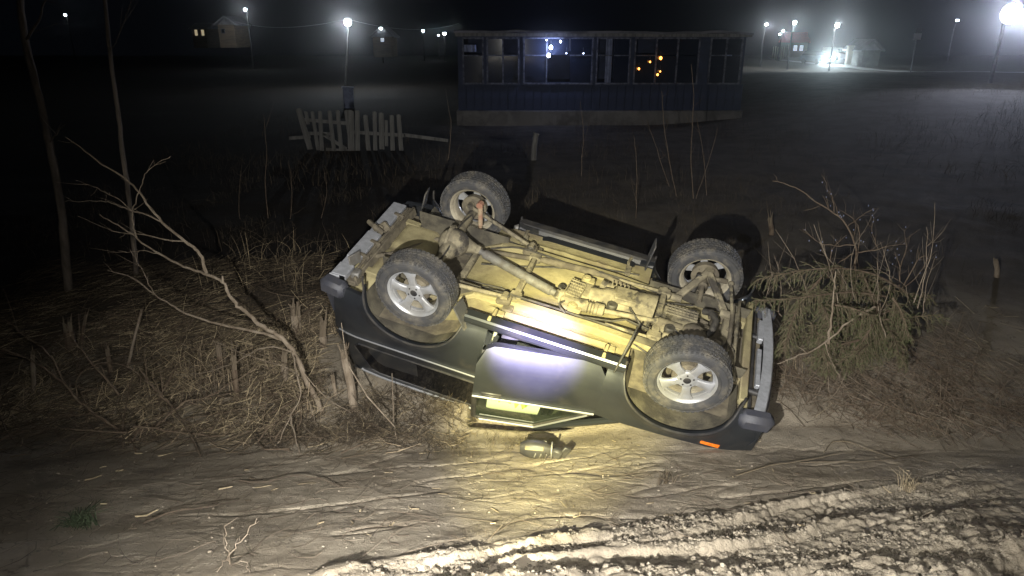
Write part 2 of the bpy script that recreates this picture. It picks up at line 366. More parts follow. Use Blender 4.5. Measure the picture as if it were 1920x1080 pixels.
# road far right, a sheet just above the ground, curving in from the right
mb = MB(); rows = []
rp = np.array([(PY(a, b, Y_)[0], Y_) for a, b, Y_ in ((1440, 100, 140), (1462, 102, 118), (1500, 108, 100), (1545, 118, 86), (1620, 124, 72), (1720, 131, 58), (1850, 140, 46), (2100, 150, 36), (2600, 170, 30))])
for t in np.linspace(0, len(rp) - 1, 60):
    cx = np.interp(t, range(len(rp)), rp[:, 0]); cy = np.interp(t, range(len(rp)), rp[:, 1]); row = []
    for s_ in np.linspace(-3, 3, 7):
        px_, py_ = cx + s_ * .45, cy + s_
        row.append((px_, py_, float(base_z(np.array([px_]), np.array([py_]))[0]) + .05))
    rows.append(row)
mb.grid(rows); tag(obj('road', mb, 'road'), kind='structure')

# ================================================================== HAZE
mb = MB(); mb.box((5, 80, 0), (252, 188, 16))
hz = obj('haze', mb, 'road', ang=0); tag(hz, kind='stuff')
hm = bpy.data.materials.new('night_haze'); hm.use_nodes = True; n_ = hm.node_tree.nodes; n_.remove(n_['Principled BSDF'])
pv = n_.new('ShaderNodeVolumePrincipled'); pv.inputs['Density'].default_value = .0009; pv.inputs['Anisotropy'].default_value = .955
pv.inputs['Color'].default_value = (.92, .95, 1, 1)
hm.node_tree.links.new(pv.outputs[0], n_['Material Output'].inputs['Volume']); hz.data.materials[0] = hm
hz.location.z = .0

# ================================================================== THE OVERTURNED CAR (built upright in its own frame: x forward, y left, z up)
CR = Matrix(((0.94249734, -0.30870886, -0.12805316), (-0.25057516, -0.90624674, 0.34048337), (-0.22115799, -0.28881773, -0.93148991)))
suv = empty('overturned_suv', (0.59240958, 6.13144126, -1.85987823))
suv.rotation_euler = CR.to_euler()
tag(suv, 'dark grey three-door off-road car lying upside down on its roof, wheels up', 'car')
WB2, TRK = 1.24, .755
def part(n, mb, m, ang=38, parent=None): return obj(n, mb, m, parent or suv, ang)

def smooth_line(pts):
    P = [Vector(p) for p in pts]; out = []
    for i in range(len(P) - 1):
        p0, p1, p2, p3 = P[max(i - 1, 0)], P[i], P[i + 1], P[min(i + 2, len(P) - 1)]
        for t in (0, .25, .5, .75): out.append(.5 * ((2 * p1) + (p2 - p0) * t + (2 * p0 - 5 * p1 + 4 * p2 - p3) * t * t + (3 * p1 - p0 - 3 * p2 + p3) * t ** 3))
    return out + [P[-1]]
# ---- wheels
def tyre_mb():
    t = MB()
    pr = [(.243, -.092), (.253, -.108), (.280, -.118), (.310, -.121), (.330, -.116), (.348, -.104), (.3565, -.088), (.358, 0), (.3565, .088), (.348, .104), (.330, .116),
          (.310, .121), (.280, .118), (.253, .108), (.243, .092), (.236, .06), (.234, 0), (.236, -.06)]
    t.lathe(pr, 64, close=True)
    for k, yy in enumerate((-.078, -.041, 0, .041, .078)):
        n = 52; w_ = .031 if k not in (0, 4) else .033
        for i in range(n):
            a = 2 * math.pi * (i + (.5 if k % 2 else 0)) / n; sk = .22 if k < 2 else -.22
            rm = Matrix.Rotation(-a, 3, 'Y') @ Matrix.Rotation(sk, 3, 'X')
            t.box(Vector((math.cos(a), 0, math.sin(a))) * .3585 + Vector((0, yy, 0)), (.015, w_, .0345), rm)
    for sg in (-1, 1):                                            # shoulder lugs and raised sidewall rings
        for i in range(52):
            a = 2 * math.pi * i / 52; rm = Matrix.Rotation(-a, 3, 'Y')
            t.box(Vector((math.cos(a), 0, math.sin(a))) * .346 + Vector((0, sg * .103, 0)), (.022, .012, .022), rm)
        for rr in (.272, .330): t.lathe([(rr - .004, sg * .1185), (rr, sg * .1235), (rr + .004, sg * .1185)], 64)
    return t
def rim_mb():
    t = MB()
    t.lathe([(.222, .094), (.224, .100), (.219, .103), (.210, .098), (.200, .088), (.193, .070), (.188, .052), (.183, .05), (.178, .03), (.185, .0)], 60)
    n = 5
    for i in range(n):                                            # five broad spokes with a raised middle
        a = 2 * math.pi * i / n + .31; ca, sa = math.cos(a), math.sin(a)
        st = [(.045, .038, .066, .070), (.080, .030, .070, .074), (.120, .030, .074, .078), (.160, .039, .078, .081), (.192, .058, .079, .080)]
        V = []; 
        for (r, hw, ye, yc) in st:
            for (tt, yy) in ((-hw, ye - .026), (-hw, ye - .004), (-hw * .72, yc), (hw * .72, yc), (hw, ye - .004), (hw, ye - .026)):
                rr = math.sqrt(max(r * r - tt * tt * .6, 0)) if r > .15 else r
                V.append((rr * ca - tt * sa, yy, rr * sa + tt * ca))
        F = [(k * 6 + j, k * 6 + (j + 1) % 6, (k + 1) * 6 + (j + 1) % 6, (k + 1) * 6 + j) for k in range(4) for j in range(6)]
        t.add(V, F)
    t.lathe([(.0, .078), (.040, .078), (.066, .074), (.076, .066), (.076, .040)], 40)
    return t
def barrel_mb():
    t = MB()
    t.lathe([(.186, .05), (.180, .02), (.178, -.05), (.186, -.07), (.204, -.082), (.212, -.092), (.221, -.096), (.224, -.102), (.215, -.106), (.205, -.100), (.196, -.088), (.190, -.075), (.183, -.05), (.184, .02), (.190, .05)], 60)
    return t
def cap_mb():
    t = MB(); t.lathe([(.0, .082), (.026, .082), (.033, .079), (.036, .072)], 28)
    for i in range(5):
        a = 2 * math.pi * i / 5 + .31 + .63; t.cyl((.056 * math.cos(a), .070, .056 * math.sin(a)), (.056 * math.cos(a), .0795, .056 * math.sin(a)), .0085, 8)
    return t
def drum_mb():
    t = MB()
    t.lathe([(.0, .035), (.118, .035), (.130, .025), (.132, -.03), (.138, -.034), (.138, -.044), (.120, -.048), (.085, -.05), (.06, -.062), (.0, -.064)], 40)
    for i in range(6):
        a = 2 * math.pi * i / 6; t.cyl((.1 * math.cos(a), -.056, .1 * math.sin(a)), (.1 * math.cos(a), -.046, .1 * math.sin(a)), .008, 6)
    return t
protos = {}
for (sx, sy) in ((1, 1), (-1, 1), (-1, -1), (1, -1)):
    w_ = empty('wheel', (sx * WB2, sy * TRK, .365), suv)
    w_.rotation_euler = (0, rnd.uniform(0, 6), (0 if sy > 0 else math.pi) + (R(-7) if sx > 0 else 0))
    for nm, fn, mm in (('tyre', tyre_mb, 'rubber'), ('rim', rim_mb, 'alloy'), ('rim_barrel', barrel_mb, 'barrel'), ('hub_cap', cap_mb, 'black'), ('brake_drum', drum_mb, 'dust2')):
        if nm not in protos:
            protos[nm] = obj(nm, fn(), mm, w_, 40)
            if nm in ('rim', 'rim_barrel'): protos[nm].scale = (1.165, 1, 1.165)
        else:
                c_ = protos[nm].copy(); C.objects.link(c_); c_.parent = w_

# ---- body sides
ARC = ((1.24, .40), (-1.24, .40)); AR = .505
def zlow(x):
    for xc, zc in ARC:
        if abs(x - xc) < AR: return zc + math.sqrt(max(AR * AR - (x - xc) ** 2, 0))
    return .45 if abs(x) < 1.2 else .58
def yside(x, z):
    y = .872 + .026 * math.exp(-((z - .82) / .22) ** 2)
    if z > 1.05: y -= (z - 1.05) * .14
    if z < .70: y -= .085 * min(1., (.70 - z) / .20) ** 1.5
    for xc, zc in ARC:
        r = math.hypot(x - xc, z - zc); y += .030 * math.exp(-((r - AR) / .075) ** 2) * (1 if r > AR - .15 else 0)
    if x > 1.55: y -= (x - 1.55) ** 2 * .42
    if x < -1.75: y -= (-1.75 - x) ** 2 * .6
    return y
def xs(a, b, step=.05):
    v = list(np.arange(a, b, step)) + [b]
    for xc, zc in ARC:
        for t in np.linspace(0, math.pi, 34):
            x = xc + AR * math.cos(t)
            if a < x < b: v.append(x)
    v = sorted(set(round(float(q), 4) for q in v)); o = [v[0]]
    for q in v[1:]:
        if q - o[-1] > .004: o.append(q)
    return o
def panel(x0, x1, ztop, sg, zl=zlow, nz=12, flange=.05):
    mb = MB(); P = []
    for x in xs(x0, x1):
        a = zl(x); b = ztop(x); row = [(x, sg * (yside(x, a) - flange), a + .012), (x, sg * (yside(x, a) - .008), a)]
        for i in range(nz + 1):
            z = a + (b - a) * (i + .0) / nz; row.append((x, sg * yside(x, z + .004), z + .004 * (i == 0)))
        P.append(row)
    return mb.grid(P)
BELT = 1.12
hoodz = lambda x: 1.10 - .10 * max(0, (x - .8)) ** 1.3
for sg in (1, -1):
    part('rear_quarter_panel', panel(-2.04, -.52, lambda x: BELT, sg), 'paint')
    part('front_fender', panel(.595, 1.99, lambda x: hoodz(x) - .02, sg), 'paint')
    # rocker with a stepped, ribbed side moulding
    mb = MB(); prof = [(.76, .405), (.840, .405), (.856, .420), (.856, .436), (.846, .440), (.846, .450), (.858, .454), (.858, .466), (.846, .470), (.840, .500), (.815, .530), (.77, .54)]
    mb.grid([[(x, sg * a, b) for a, b in prof] for x in np.linspace(-.74, .735, 20)])
    mb.add([(-.74, sg * a, b) for a, b in prof], [tuple(range(len(prof)))]).add([(.735, sg * a, b) for a, b in prof], [tuple(range(len(prof)))])
    part('rocker_panel', mb, 'paint' if sg > 0 else 'black', 25)
    mb = MB()                                                     # arch lips
    for xc, zc in ARC:
        pts = []
        for t in np.linspace(-.05, math.pi + .05, 40):
            x = xc + (AR + .004) * math.cos(t); z = zc + (AR + .004) * math.sin(t); pts.append((x, sg * (yside(x, z) + .003), z))
        mb = MB(); mb.tube(pts, .011, 6); part('arch_trim', mb, 'black')
    # upper side: roof rail, pillars and dark side glass
    def up(x, t): # t 0 at belt, 1 at roof rail
        zr = 1.80 - .10 * max(0, x + .3) - .05 * max(0, -1.6 - x)
        lean = (.862 - .185 * t) - (.05 * max(0, -1.6 - x))
        return (x + (.10 * t if x < -1.9 else 0), sg * lean, BELT + (zr - BELT) * t)
    mb = MB(); mb.grid([[up(x, t) for t in np.linspace(0, 1, 9)] for x in np.linspace(-2.04, -.45, 24)])
    part('upper_side_panel', mb, 'paint')
    mb = MB(); poly = [(-1.80, .20), (-1.86, .30), (-1.72, .84), (-1.62, .88), (-.58, .88), (-.54, .84), (-.54, .18)]
    def offs(p): return (p[0], p[1] + sg * .006, p[2] + .003)
    mb.add([offs(up(a, b)) for a, b in poly], [tuple(range(len(poly)))])
    part('side_window', mb, 'glassd', 0)
    mb = MB(); mb.tube([offs(up(a, b)) for a, b in poly + poly[:1]], .009, 6); part('window_seal', mb, 'black')
    mb = MB(); mb.tube([(x, sg * (yside(x, BELT) + .008), BELT - .004 - .0 * x) for x in np.linspace(-2.0, -.52, 16)], .008, 6); part('belt_trim', mb, 'chrome')
    mb = MB(); mb.tube([offs(up(x, 1)) for x in np.linspace(-1.95, .06, 16)], [.012] * 16, 6); part('roof_rail', mb, 'chrome')
    mb = MB(); mb.tube([up(.08, 1), (.45, sg * .74, 1.44), (.82, sg * .82, 1.10)], .035, 8); part('windscreen_pillar', mb, 'paint')
    mb = MB(); mb.grid([[(x, sg * (yside(x, zlow(x)) - .05), zlow(x) - .0), (x, sg * .42, zlow(x) - .0 + .02)] for x in xs(.76, 1.72)])
    part('wheel_arch_liner', mb, 'liner')
    mb = MB(); mb.grid([[(x, sg * (yside(x, zlow(x)) - .05), zlow(x)), (x, sg * .42, zlow(x) + .02)] for x in xs(-1.72, -.76)])
    part('wheel_arch_liner', mb, 'liner')
    for xc in (1.24, -1.24):                                       # the inner wall of each wheel house
        mb = MB(); pts = [(xc + .5 * math.cos(t), .40 + .5 * math.sin(t)) for t in np.linspace(0, math.pi, 20)]
        mb.add([(a, sg * .43, b) for a, b in pts], [tuple(range(len(pts)))]); part('inner_wheel_house', mb, 'liner', 0)
    if sg > 0:
        mb = MB(); mb.box((1.63, .878, .955), (.17, .022, .050), (0, 0, -.06), .006); part('turn_signal', mb, 'orange')
# roof, windscreen, bonnet, tail
mb = MB(); mb.grid([[(x, y, 1.80 - .10 * max(0, x + .3) - .05 * max(0, -1.6 - x) + .05 * (1 - (y / .68) ** 2) + .0) for y in np.linspace(-.677, .677, 9)] for x in np.linspace(-1.94, .08, 12)])
part('roof', mb, 'paint')
mb = MB(); mb.grid([[(.09 + .74 * t, y * (.66 + .14 * t), 1.74 - .62 * t + .04 * (1 - y * y)) for y in np.linspace(-1, 1, 7)] for t in np.linspace(0, 1, 5)])
part('windscreen', mb, 'glassd')
mb = MB(); mb.grid([[(x, y * (.84 - .42 * max(0, x - 1.55) ** 2), hoodz(x) - .015 + .05 * (1 - abs(y) ** 3)) for y in np.linspace(-1, 1, 13)] for x in np.linspace(.78, 1.98, 14)])
part('bonnet', mb, 'paint')
mb = MB(); mb.grid([[(-2.05 + .0 * z, y * .82, z) for y in np.linspace(-1, 1, 5)] for z in (.60, .85, 1.12)]); part('tailgate', mb, 'paint')
mb = MB(); mb.grid([[(-2.05 + .13 * t, y * (.80 - .14 * t), 1.12 + .65 * t) for y in np.linspace(-1, 1, 5)] for t in (0, .5, 1)]); part('rear_window', mb, 'glassd')
mb = MB(); mb.box((1.97, 0, .86), (.05, .95, .22), None, .015)
part('grille', mb, 'black')
for sg in (1, -1):
    mb = MB(); mb.box((1.955, sg * .60, .86), (.06, .24, .17), None, .02); part('headlight', mb, 'glassd')
    mb = MB(); mb.box((-2.06, sg * .70, .92), (.03, .15, .28), None, .01); part('tail_light', mb, 'redroof')

# ---- doors: outer skin, frame, pane, handle.  local origin on the hinge line
def door(sg, swing):
    d = MB(); P = []
    L_ = 1.13; hx = .60; BELT = 1.075; DB = .50
    for x in np.linspace(-L_, 0, 18):
        lo = DB
        for xc_, r in ((-L_, .16), (0, .10)):
            dx = abs(x - xc_)
            if dx < r: lo = DB + r - math.sqrt(max(r * r - (r - dx) ** 2, 0))
        row = []
        for i in range(13):
            z = lo + (BELT - lo) * i / 12; row.append((x, sg * (yside(x + hx, z) - .865), z))
        row = [(x, sg * (yside(hx + x, lo) - .885 - .05), lo + .01)] + row + [(x, sg * (.862 - .865 - .06), BELT + .004)]
        P.append(row)
    d.grid(P)
    for k in (0, -1): d.add([(q[0], q[1], q[2]) for q in P[k]] + [(P[k][0][0], sg * -.08, BELT), (P[k][0][0], sg * -.08, .53)], [tuple(range(len(P[k]) + 2))])
    o = obj('door', d, 'paint', suv, 30); o.location = (hx, sg * .865, 0); o.rotation_euler = (0, 0, R(swing))
    d = MB(); d.grid([[(x, sg * (-.075 - .0 * z), z) for z in (.56, .8, BELT - .01)] for x in np.linspace(-L_ + .03, -.03, 4)]); obj('inner_trim', d, 'seat', o)
    fr = lambda x, t: (x, sg * (.0 - .012 - .155 * t), BELT + .50 * t)
    out = [fr(-L_ + .02, 0), fr(-L_ + .03, .92), fr(-L_ + .09, 1), fr(-.50, 1), fr(-.05, .10), fr(-.02, 0)]
    d = MB(); d.tube(out, [.026, .026, .022, .022, .026, .026], 8)
    for p in out[1:5]: d.sphere(p, .024, 8, 6)
    obj('window_frame', d, 'black', o)
    d = MB(); d.tube([(p[0], p[1] + sg * .024, p[2]) for p in (fr(-L_ + .09, 1.0), fr(-.50, 1.0), fr(-.06, .10))], .009, 6); obj('frame_trim', d, 'chrome', o)
    d = MB(); ins = [fr(-L_ + .03, 0), fr(-L_ + .04, .96), fr(-.51, .96), fr(-.06, .06), fr(-.05, 0)]
    d.add(ins, [tuple(range(5))]); obj('window_pane', d, 'glass', o, 0)
    d = MB(); d.tube([(x, sg * (yside(hx + x, BELT) - .865 + .012), BELT - .008) for x in np.linspace(-L_, -.01, 12)], .010, 6); obj('belt_strip', d, 'chrome', o)
    d = MB(); d.box((-L_ + .17, sg * .020, 1.018), (.19, .022, .045), None, .008); d.box((-L_ + .17, sg * .034, 1.024), (.15, .014, .018), None, .004); obj('door_handle', d, 'black', o)
    return o
od = door(1, -13); od['label'] = 'driver door hanging open, its window against the mud'
door(-1, 0)
# cabin seen through the open door's glass
for sy in (.36, -.36):
    mb = MB(); mb.box((-.15, sy, .72), (.50, .46, .16), None, .05); mb.box((-.42, sy, 1.06), (.16, .46, .60), (0, -.25, 0), .05); mb.box((-.52, sy, 1.45), (.10, .26, .18), (0, -.25, 0), .04); part('seat', mb, 'seat')
mb = MB(); mb.box((.62, 0, .92), (.30, 1.4, .34), None, .05); part('dashboard', mb, 'black')
mb = MB(); t_ = [(.40 + .06 * math.cos(a), .38 + .18 * math.sin(a), 1.0 + .17 * math.cos(a)) for a in np.linspace(0, 2 * math.pi, 21)]
mb.tube(t_, .014, 6, False); mb.cyl((.40, .38, 1.0), (.60, .38, .92), .03, 8); mb.box((.41, .38, 1.0), (.04, .32, .03), (0, .3, 0), .01); part('steering_wheel', mb, 'black')
mb = MB(); mb.grid([[(x, y, 1.735 - .10 * max(0, x + .3)) for y in np.linspace(-.66, .66, 5)] for x in np.linspace(-1.9, .06, 8)]); part('headliner', mb, 'trim')
# ---- underside
mb = MB(); P = []
for x in np.linspace(-1.0, .735, 66):
    row = []
    for y in np.linspace(-.80, .80, 81):
        z = .535 + .035 * math.exp(-(y / .20) ** 4) * 1.0
        for yc in (-.62, -.52, .52, .62): z -= .014 * math.exp(-((y - yc) / .022) ** 2) * (1 if abs(x) < .62 else 0)
        z -= .010 * math.exp(-((x % .37 - .18) / .02) ** 2) * (1 if .25 < abs(y) < .75 else 0)
        z += max(0., -.78 - x) * .35
        z += .006 * (vn(np.array(x * 6), np.array(y * 6), 2) - .5)
        row.append((x, y, float(z)))
    P.append(row)
part('floor_pan', mb.grid(P), 'dust')
for sg in (1, -1):
    mb = MB(); pts = [(-2.0, .46, .62), (-1.75, .46, .64), (-1.35, .46, .70), (-1.0, .46, .66), (-.78, .42, .52), (-.4, .41, .495), (.4, .41, .495), (.85, .40, .52), (1.25, .38, .58), (1.75, .40, .56)]
    for a, b in zip(pts[:-1], pts[1:]):
        a = Vector((a[0], sg * a[1], a[2])); b = Vector((b[0], sg * b[1], b[2])); d = b - a
        mb.box((a + b) / 2, (d.length + .02, .085, .085), d.to_track_quat('X', 'Z').to_matrix(), .010)
    part('frame_rail', mb, 'dust')
for x, w_, z in ((.90, .07, .435), (-.42, .06, .475), (-1.02, .07, .60), (1.55, .10, .50)):
    mb = MB(); mb.box((x, 0, z), (w_, .82, .06), None, .012); mb.box((x, .33, z), (w_ + .06, .10, .07), None, .012); mb.box((x, -.33, z), (w_ + .06, .10, .07), None, .012); part('crossmember', mb, 'dust3')
mb = MB(); mb.tube([(-.96, -.13, .44), (-.90, -.11, .44), (-.89, -.108, .44), (-.13, .135, .445), (-.12, .137, .445), (-.06, .155, .445)], [.03, .03, .048, .048, .034, .034], 18)
part('driveshaft', mb, 'steel')
mb = MB()
for p in ((-.97, -.135, .44), (-.05, .158, .445)): mb.sphere(p, .045, 10, 8); mb.box(p, (.05, .11, .03), (0, 0, .3), .008); mb.box(p, (.06, .03, .11), (0, 0, .3), .008)
part('universal_joint', mb, 'dust3')
mb = MB()                                                          # transfer case with ribs
mb.box((.08, .13, .45), (.17, .30, .16), (0, 0, .1), .03); mb.box((.16, .02, .47), (.18, .26, .15), (0, 0, .1), .03); mb.cyl((-.04, .16, .45), (.10, .15, .45), .075, 18); mb.cyl((.1, .24, .42), (.24, .22, .42), .06, 16)
for k in range(7): mb.box((.01 + k * .025, .10, .366), (.009, .20, .016), (0, 0, .1))
for k in range(6): mb.box((.09, -.02 + k * .045, .364), (.13, .008, .014), (0, 0, .1))
part('transfer_case', mb, 'dust3')
for p in ((.15, -.155, .40), (.12, .29, .40)):
    mb = MB(); mb.lathe([(.0, -.03), (.018, -.03), (.02, -.022), (.034, -.022), (.046, -.010), (.048, .03)], 22, 'z', p); mb.box((p[0] + .02, p[1], p[2] + .03), (.13, .10, .05), None, .012); part('rubber_mount', mb, 'dust')
mb = MB()
mb.tube([(.22, .02, .46), (.34, .01, .46), (.36, .0, .46), (.62, -.03, .47), (.64, -.03, .47), (.84, -.03, .48)], [.09, .10, .12, .13, .155, .185], 20)
mb.box((.56, -.02, .372), (.26, .24, .05), (0, 0, -.05), .02); mb.box((.56, -.02, .345), (.21, .19, .02), (0, 0, -.05), .008)
for k in range(8): a = k * .785; mb.cyl((.56 + .118 * math.cos(a), -.02 + .108 * math.sin(a), .35), (.56 + .118 * math.cos(a), -.02 + .108 * math.sin(a), .34), .009, 6)
for k in range(5): mb.box((.40 + .04 * k, -.12, .40), (.012, .13, .05), (.5, 0, 0))
part('gearbox', mb, 'dust3')
mb = MB(); mb.cyl((.30, -.16, .42), (.44, -.13, .42), .05, 16); mb.box((.37, -.145, .46), (.05, .14, .06), None, .01); part('damper_weight', mb, 'dust3')
mb = MB(); mb.tube([(.20, .235, .41), (.30, .23, .41), (.31, .23, .41), (.40, .225, .41), (.41, .225, .41), (.84, .155, .41), (.90, .145, .41)], [.045, .045, .06, .06, .024, .024, .04], 14)
for k in range(4): mb.lathe([(.050, 0), (.064, .006), (.050, .012)], 18, 'x', (.25 + .03 * k, .232, .41))
part('front_driveshaft', mb, 'dust3')
mb = MB()
mb.box((1.10, .06, .45), (.34, .34, .14), None, .03); mb.box((1.10, .13, .40), (.20, .16, .05), None, .015, ); mb.box((.98, .05, .41), (.12, .30, .06), None, .015)
for k in range(9): mb.box((.96 + .035 * k, -.04, .372), (.008, .14, .018)); 
for k in range(4): mb.box((1.10, -.10 + .04 * k, .374), (.30, .007, .015))
part('oil_pan', mb, 'dust3')
mb = MB(); mb.sphere((1.24, .16, .43), .13, 16, 10, (1, .9, .8)); mb.cyl((1.24, .05, .42), (1.24, .36, .42), .05, 14); mb.cyl((.9, .15, .41), (1.12, .15, .42), .055, 14); part('front_differential', mb, 'dust2')
# rear axle
mb = MB(); mb.tube([(-1.22, -.66, .365), (-1.22, -.30, .365), (-1.20, -.12, .365), (-1.20, .12, .365), (-1.22, .28, .365), (-1.22, .66, .365)], [.042, .046, .09, .09, .046, .042], 16)
mb.sphere((-1.20, -.04, .365), .155, 20, 12, (1.0, .95, .92)); mb.tube([(-1.10, -.09, .39), (-1.0, -.12, .42)], [.085, .05], 14)
mb.lathe([(.16, -.02), (.172, -.012), (.172, .012), (.16, .02)], 24, 'x', (-1.24, -.04, .365))
for k in range(10): a = k * .628; mb.cyl((-1.22, -.04 + .15 * math.cos(a), .365 + .15 * math.sin(a)), (-1.27, -.04 + .15 * math.cos(a), .365 + .15 * math.sin(a)), .010, 6)
part('rear_axle', mb, 'dust3')
for sg in (1, -1):
    mb = MB(); a = (-1.13, sg * .56, .20); b = (-1.06, sg * .53, .74); mb.tube([a, (-1.10, sg * .548, .44), (-1.10, sg * .548, .45), b], [.028, .028, .020, .020], 12); mb.cyl((a[0], a[1] - .03, a[2]), (a[0], a[1] + .03, a[2]), .035, 12); part('shock_absorber', mb, 'redshock')
    mb = MB(); mb.tube([(-1.24 + .055 * math.cos(t), sg * .47 + .055 * math.sin(t), .40 + .014 * t) for t in np.linspace(0, 24, 90)], .010, 6); part('coil_spring', mb, 'hose')
    mb = MB(); mb.tube([(-1.26, sg * .64, .31), (-.50, sg * .43, .43)], .021, 10)
    mb.cyl((-1.26, sg * .60, .31), (-1.26, sg * .68, .31), .036, 12); mb.cyl((-.50, sg * .39, .43), (-.50, sg * .47, .43), .036, 12); part('trailing_link', mb, 'dust3')
    mb = MB(); mb.box((-.50, sg * .42, .465), (.14, .14, .06), (0, .2, 0), .015); mb.box((-.44, sg * .45, .50), (.10, .18, .03), None, .008); part('link_bracket', mb, 'dust2')
mb = MB(); mb.tube([(-1.30, .62, .44), (-1.34, -.50, .70)], .016, 8); part('panhard_rod', mb, 'dust3')
# tank and rear floor
mb = MB(); P = []
for x in np.linspace(-2.0, -1.38, 18):
    row = []
    for y in np.linspace(-.62, .62, 28):
        e = sst(0, .16, np.array(min(x + 2.0, -1.38 - x))) * sst(0, .18, np.array(.62 - abs(y))); row.append((x, y, float(.76 - .16 * e * (1 - .25 * math.exp(-(y / .03) ** 2)))))
    P.append(row)
part('fuel_tank', mb.grid(P), 'dust')
mb = MB(); mb.grid([[(x, y, .78 - .2 * (x > -1.0) * (x + 1.0) / .3) for y in np.linspace(-.84, .84, 6)] for x in (-2.03, -1.5, -1.0, -.76)]); part('rear_floor', mb, 'dust2')
mb = MB(); mb.tube([(.8, -.24, .47), (.3, -.36, .46), (-.3, -.33, .47), (-.8, -.30, .53), (-1.05, -.32, .62), (-1.5, -.36, .64), (-1.75, .1, .60), (-2.0, .35, .58)], .026, 10); mb.tube([(-.35, -.33, .47), (-.30, -.33, .47), (.18, -.36, .46), (.23, -.36, .46)], [.03, .036, .036, .03], 16); part('exhaust_pipe', mb, 'dust2')
# brake and fuel lines
for pts in ([(-1.0, .28, .56), (-.7, .30, .50), (.0, .355, .487), (.7, .42, .49), (.95, .52, .52)], [(-.98, .22, .56), (-.6, .22, .527), (.02, .34, .50), (.45, .33, .48), (.85, .33, .45)],
            [(-.9, -.05, .53), (-.55, -.18, .525), (-.2, -.30, .495), (.25, -.40, .455), (.62, -.47, .51), (.9, -.5, .5)], [(-.70, .66, .527), (-.34, .70, .522), (.2, .69, .522), (.66, .63, .52)],
            [(-.9, -.56, .53), (-.5, -.50, .52), (.3, -.55, .52), (.62, -.62, .52)], [(.2, .36, .45), (.5, .30, .44), (.62, .24, .42), (.85, .28, .42)], [(.86, -.1, .40), (1.0, -.22, .44), (1.2, -.3, .45)]):
    mb = MB(); mb.tube(pts, .0088, 6); part('brake_line', mb, 'hose')
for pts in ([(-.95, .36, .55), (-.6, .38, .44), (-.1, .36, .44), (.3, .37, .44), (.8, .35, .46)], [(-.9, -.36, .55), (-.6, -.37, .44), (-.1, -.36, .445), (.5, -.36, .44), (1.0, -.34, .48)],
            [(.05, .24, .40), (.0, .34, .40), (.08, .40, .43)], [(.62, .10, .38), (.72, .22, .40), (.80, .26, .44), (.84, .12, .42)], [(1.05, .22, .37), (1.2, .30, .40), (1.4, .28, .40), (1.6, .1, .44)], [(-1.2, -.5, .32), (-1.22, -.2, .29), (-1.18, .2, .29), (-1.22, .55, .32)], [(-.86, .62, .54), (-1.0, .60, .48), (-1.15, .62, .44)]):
    mb = MB(); mb.tube(smooth_line(pts), .010, 6); part('wiring_loom', mb, 'hose')  # added dark cables; those along the rails stand in for shadow lines
for x, y, z, q in ((.46, .14, .385, .05), (.70, -.18, .41, .045), (-.05, .02, .46, .04), (1.20, -.10, .40, .06), (1.02, .22, .38, .05), (-.5, .42, .425, .045), (-.5, -.42, .425, .045)):
    mb = MB(); mb.lathe([(0, -.02), (q * .8, -.02), (q, -.01), (q, .03)], 18, 'z', (x, y, z)); part('rubber_bush', mb, 'hose')
# steps, brackets
mb = MB(); mb.tube([(-.80, -.85, .56), (-.77, -.87, .56), (.60, -.90, .50), (.63, -.88, .50)], [.03, .042, .042, .03], 14); part('side_step', mb, 'steel')
for x in (-.62, .50):
    mb = MB(); mb.tube([(x, -.88, .54 - .04 * (x > 0)), (x - .02, -.74, .49), (x, -.55, .52)], .018, 6); mb.box((x, -.62, .505), (.06, .14, .03), None, .006); part('step_bracket', mb, 'dust3')
for x in (-.52, .53):
    mb = MB(); mb.box((x, .70, .475), (.035, .20, .05), (.12, 0, .06), .008); mb.box((x, .80, .43), (.03, .05, .10), (.3, 0, 0), .006); mb.box((x + .03, .60, .50), (.10, .07, .03), None, .006); part('step_bracket', mb, 'dust')
# mud flaps
for x, sy, z0, z1, ry in ((.69, 1, .05, .50, -.12), (-.77, 1, .33, .58, .55), (.67, -1, .20, .52, -.10), (-1.84, -1, .38, .72, -.15)):
    mb = MB(); mb.box((x, sy * .80, (z0 + z1) / 2), (.016, .17, z1 - z0), (0, ry, sy * .12), .006); part('mud_flap', mb, 'rubber')
# front suspension, engine bay
for sg in (1, -1):
    mb = MB(); b = Vector((1.26, sg * .66, .27))
    for a in (Vector((1.02, sg * .30, .42)), Vector((1.50, sg * .28, .42))):
        d = b - a; mb.box((a + b) / 2, (d.length, .07, .04), d.to_track_quat('X', 'Z').to_matrix(), .010); mb.cyl(a - Vector((.05, 0, 0)), a + Vector((.05, 0, 0)), .038, 12)
    mb.cyl((1.26, sg * .66, .24), (1.26, sg * .66, .32), .045, 14); part('lower_arm', mb, 'dust3')
    mb = MB(); mb.box((1.26, sg * .675, .40), (.09, .06, .26), None, .02); mb.box((1.38, sg * .66, .33), (.18, .04, .05), (0, 0, sg * .2), .012); part('steering_knuckle', mb, 'dust2')
    mb = MB(); mb.tube([(1.50, sg * .64, .32), (1.56, sg * .22, .38)], .017, 10); mb.sphere((1.50, sg * .64, .32), .032, 10, 8); part('tie_rod', mb, 'dust3')
    mb = MB(); mb.tube([(1.24, sg * .66, .36), (1.24, sg * .56, .38), (1.24, sg * .54, .38), (1.24, sg * .34, .42)], [.03, .05, .025, .025], 12); part('half_shaft', mb, 'dust2')
    mb = MB(); mb.tube([(1.0, sg * .36, .44), (.45, sg * .35, .45)], .016, 8); part('torsion_bar', mb, 'dust3')
    mb = MB(); mb.tube([(1.18, sg * .60, .28), (1.16, sg * .50, .74)], [.03, .03], 12); part('front_shock_absorber', mb, 'hose')
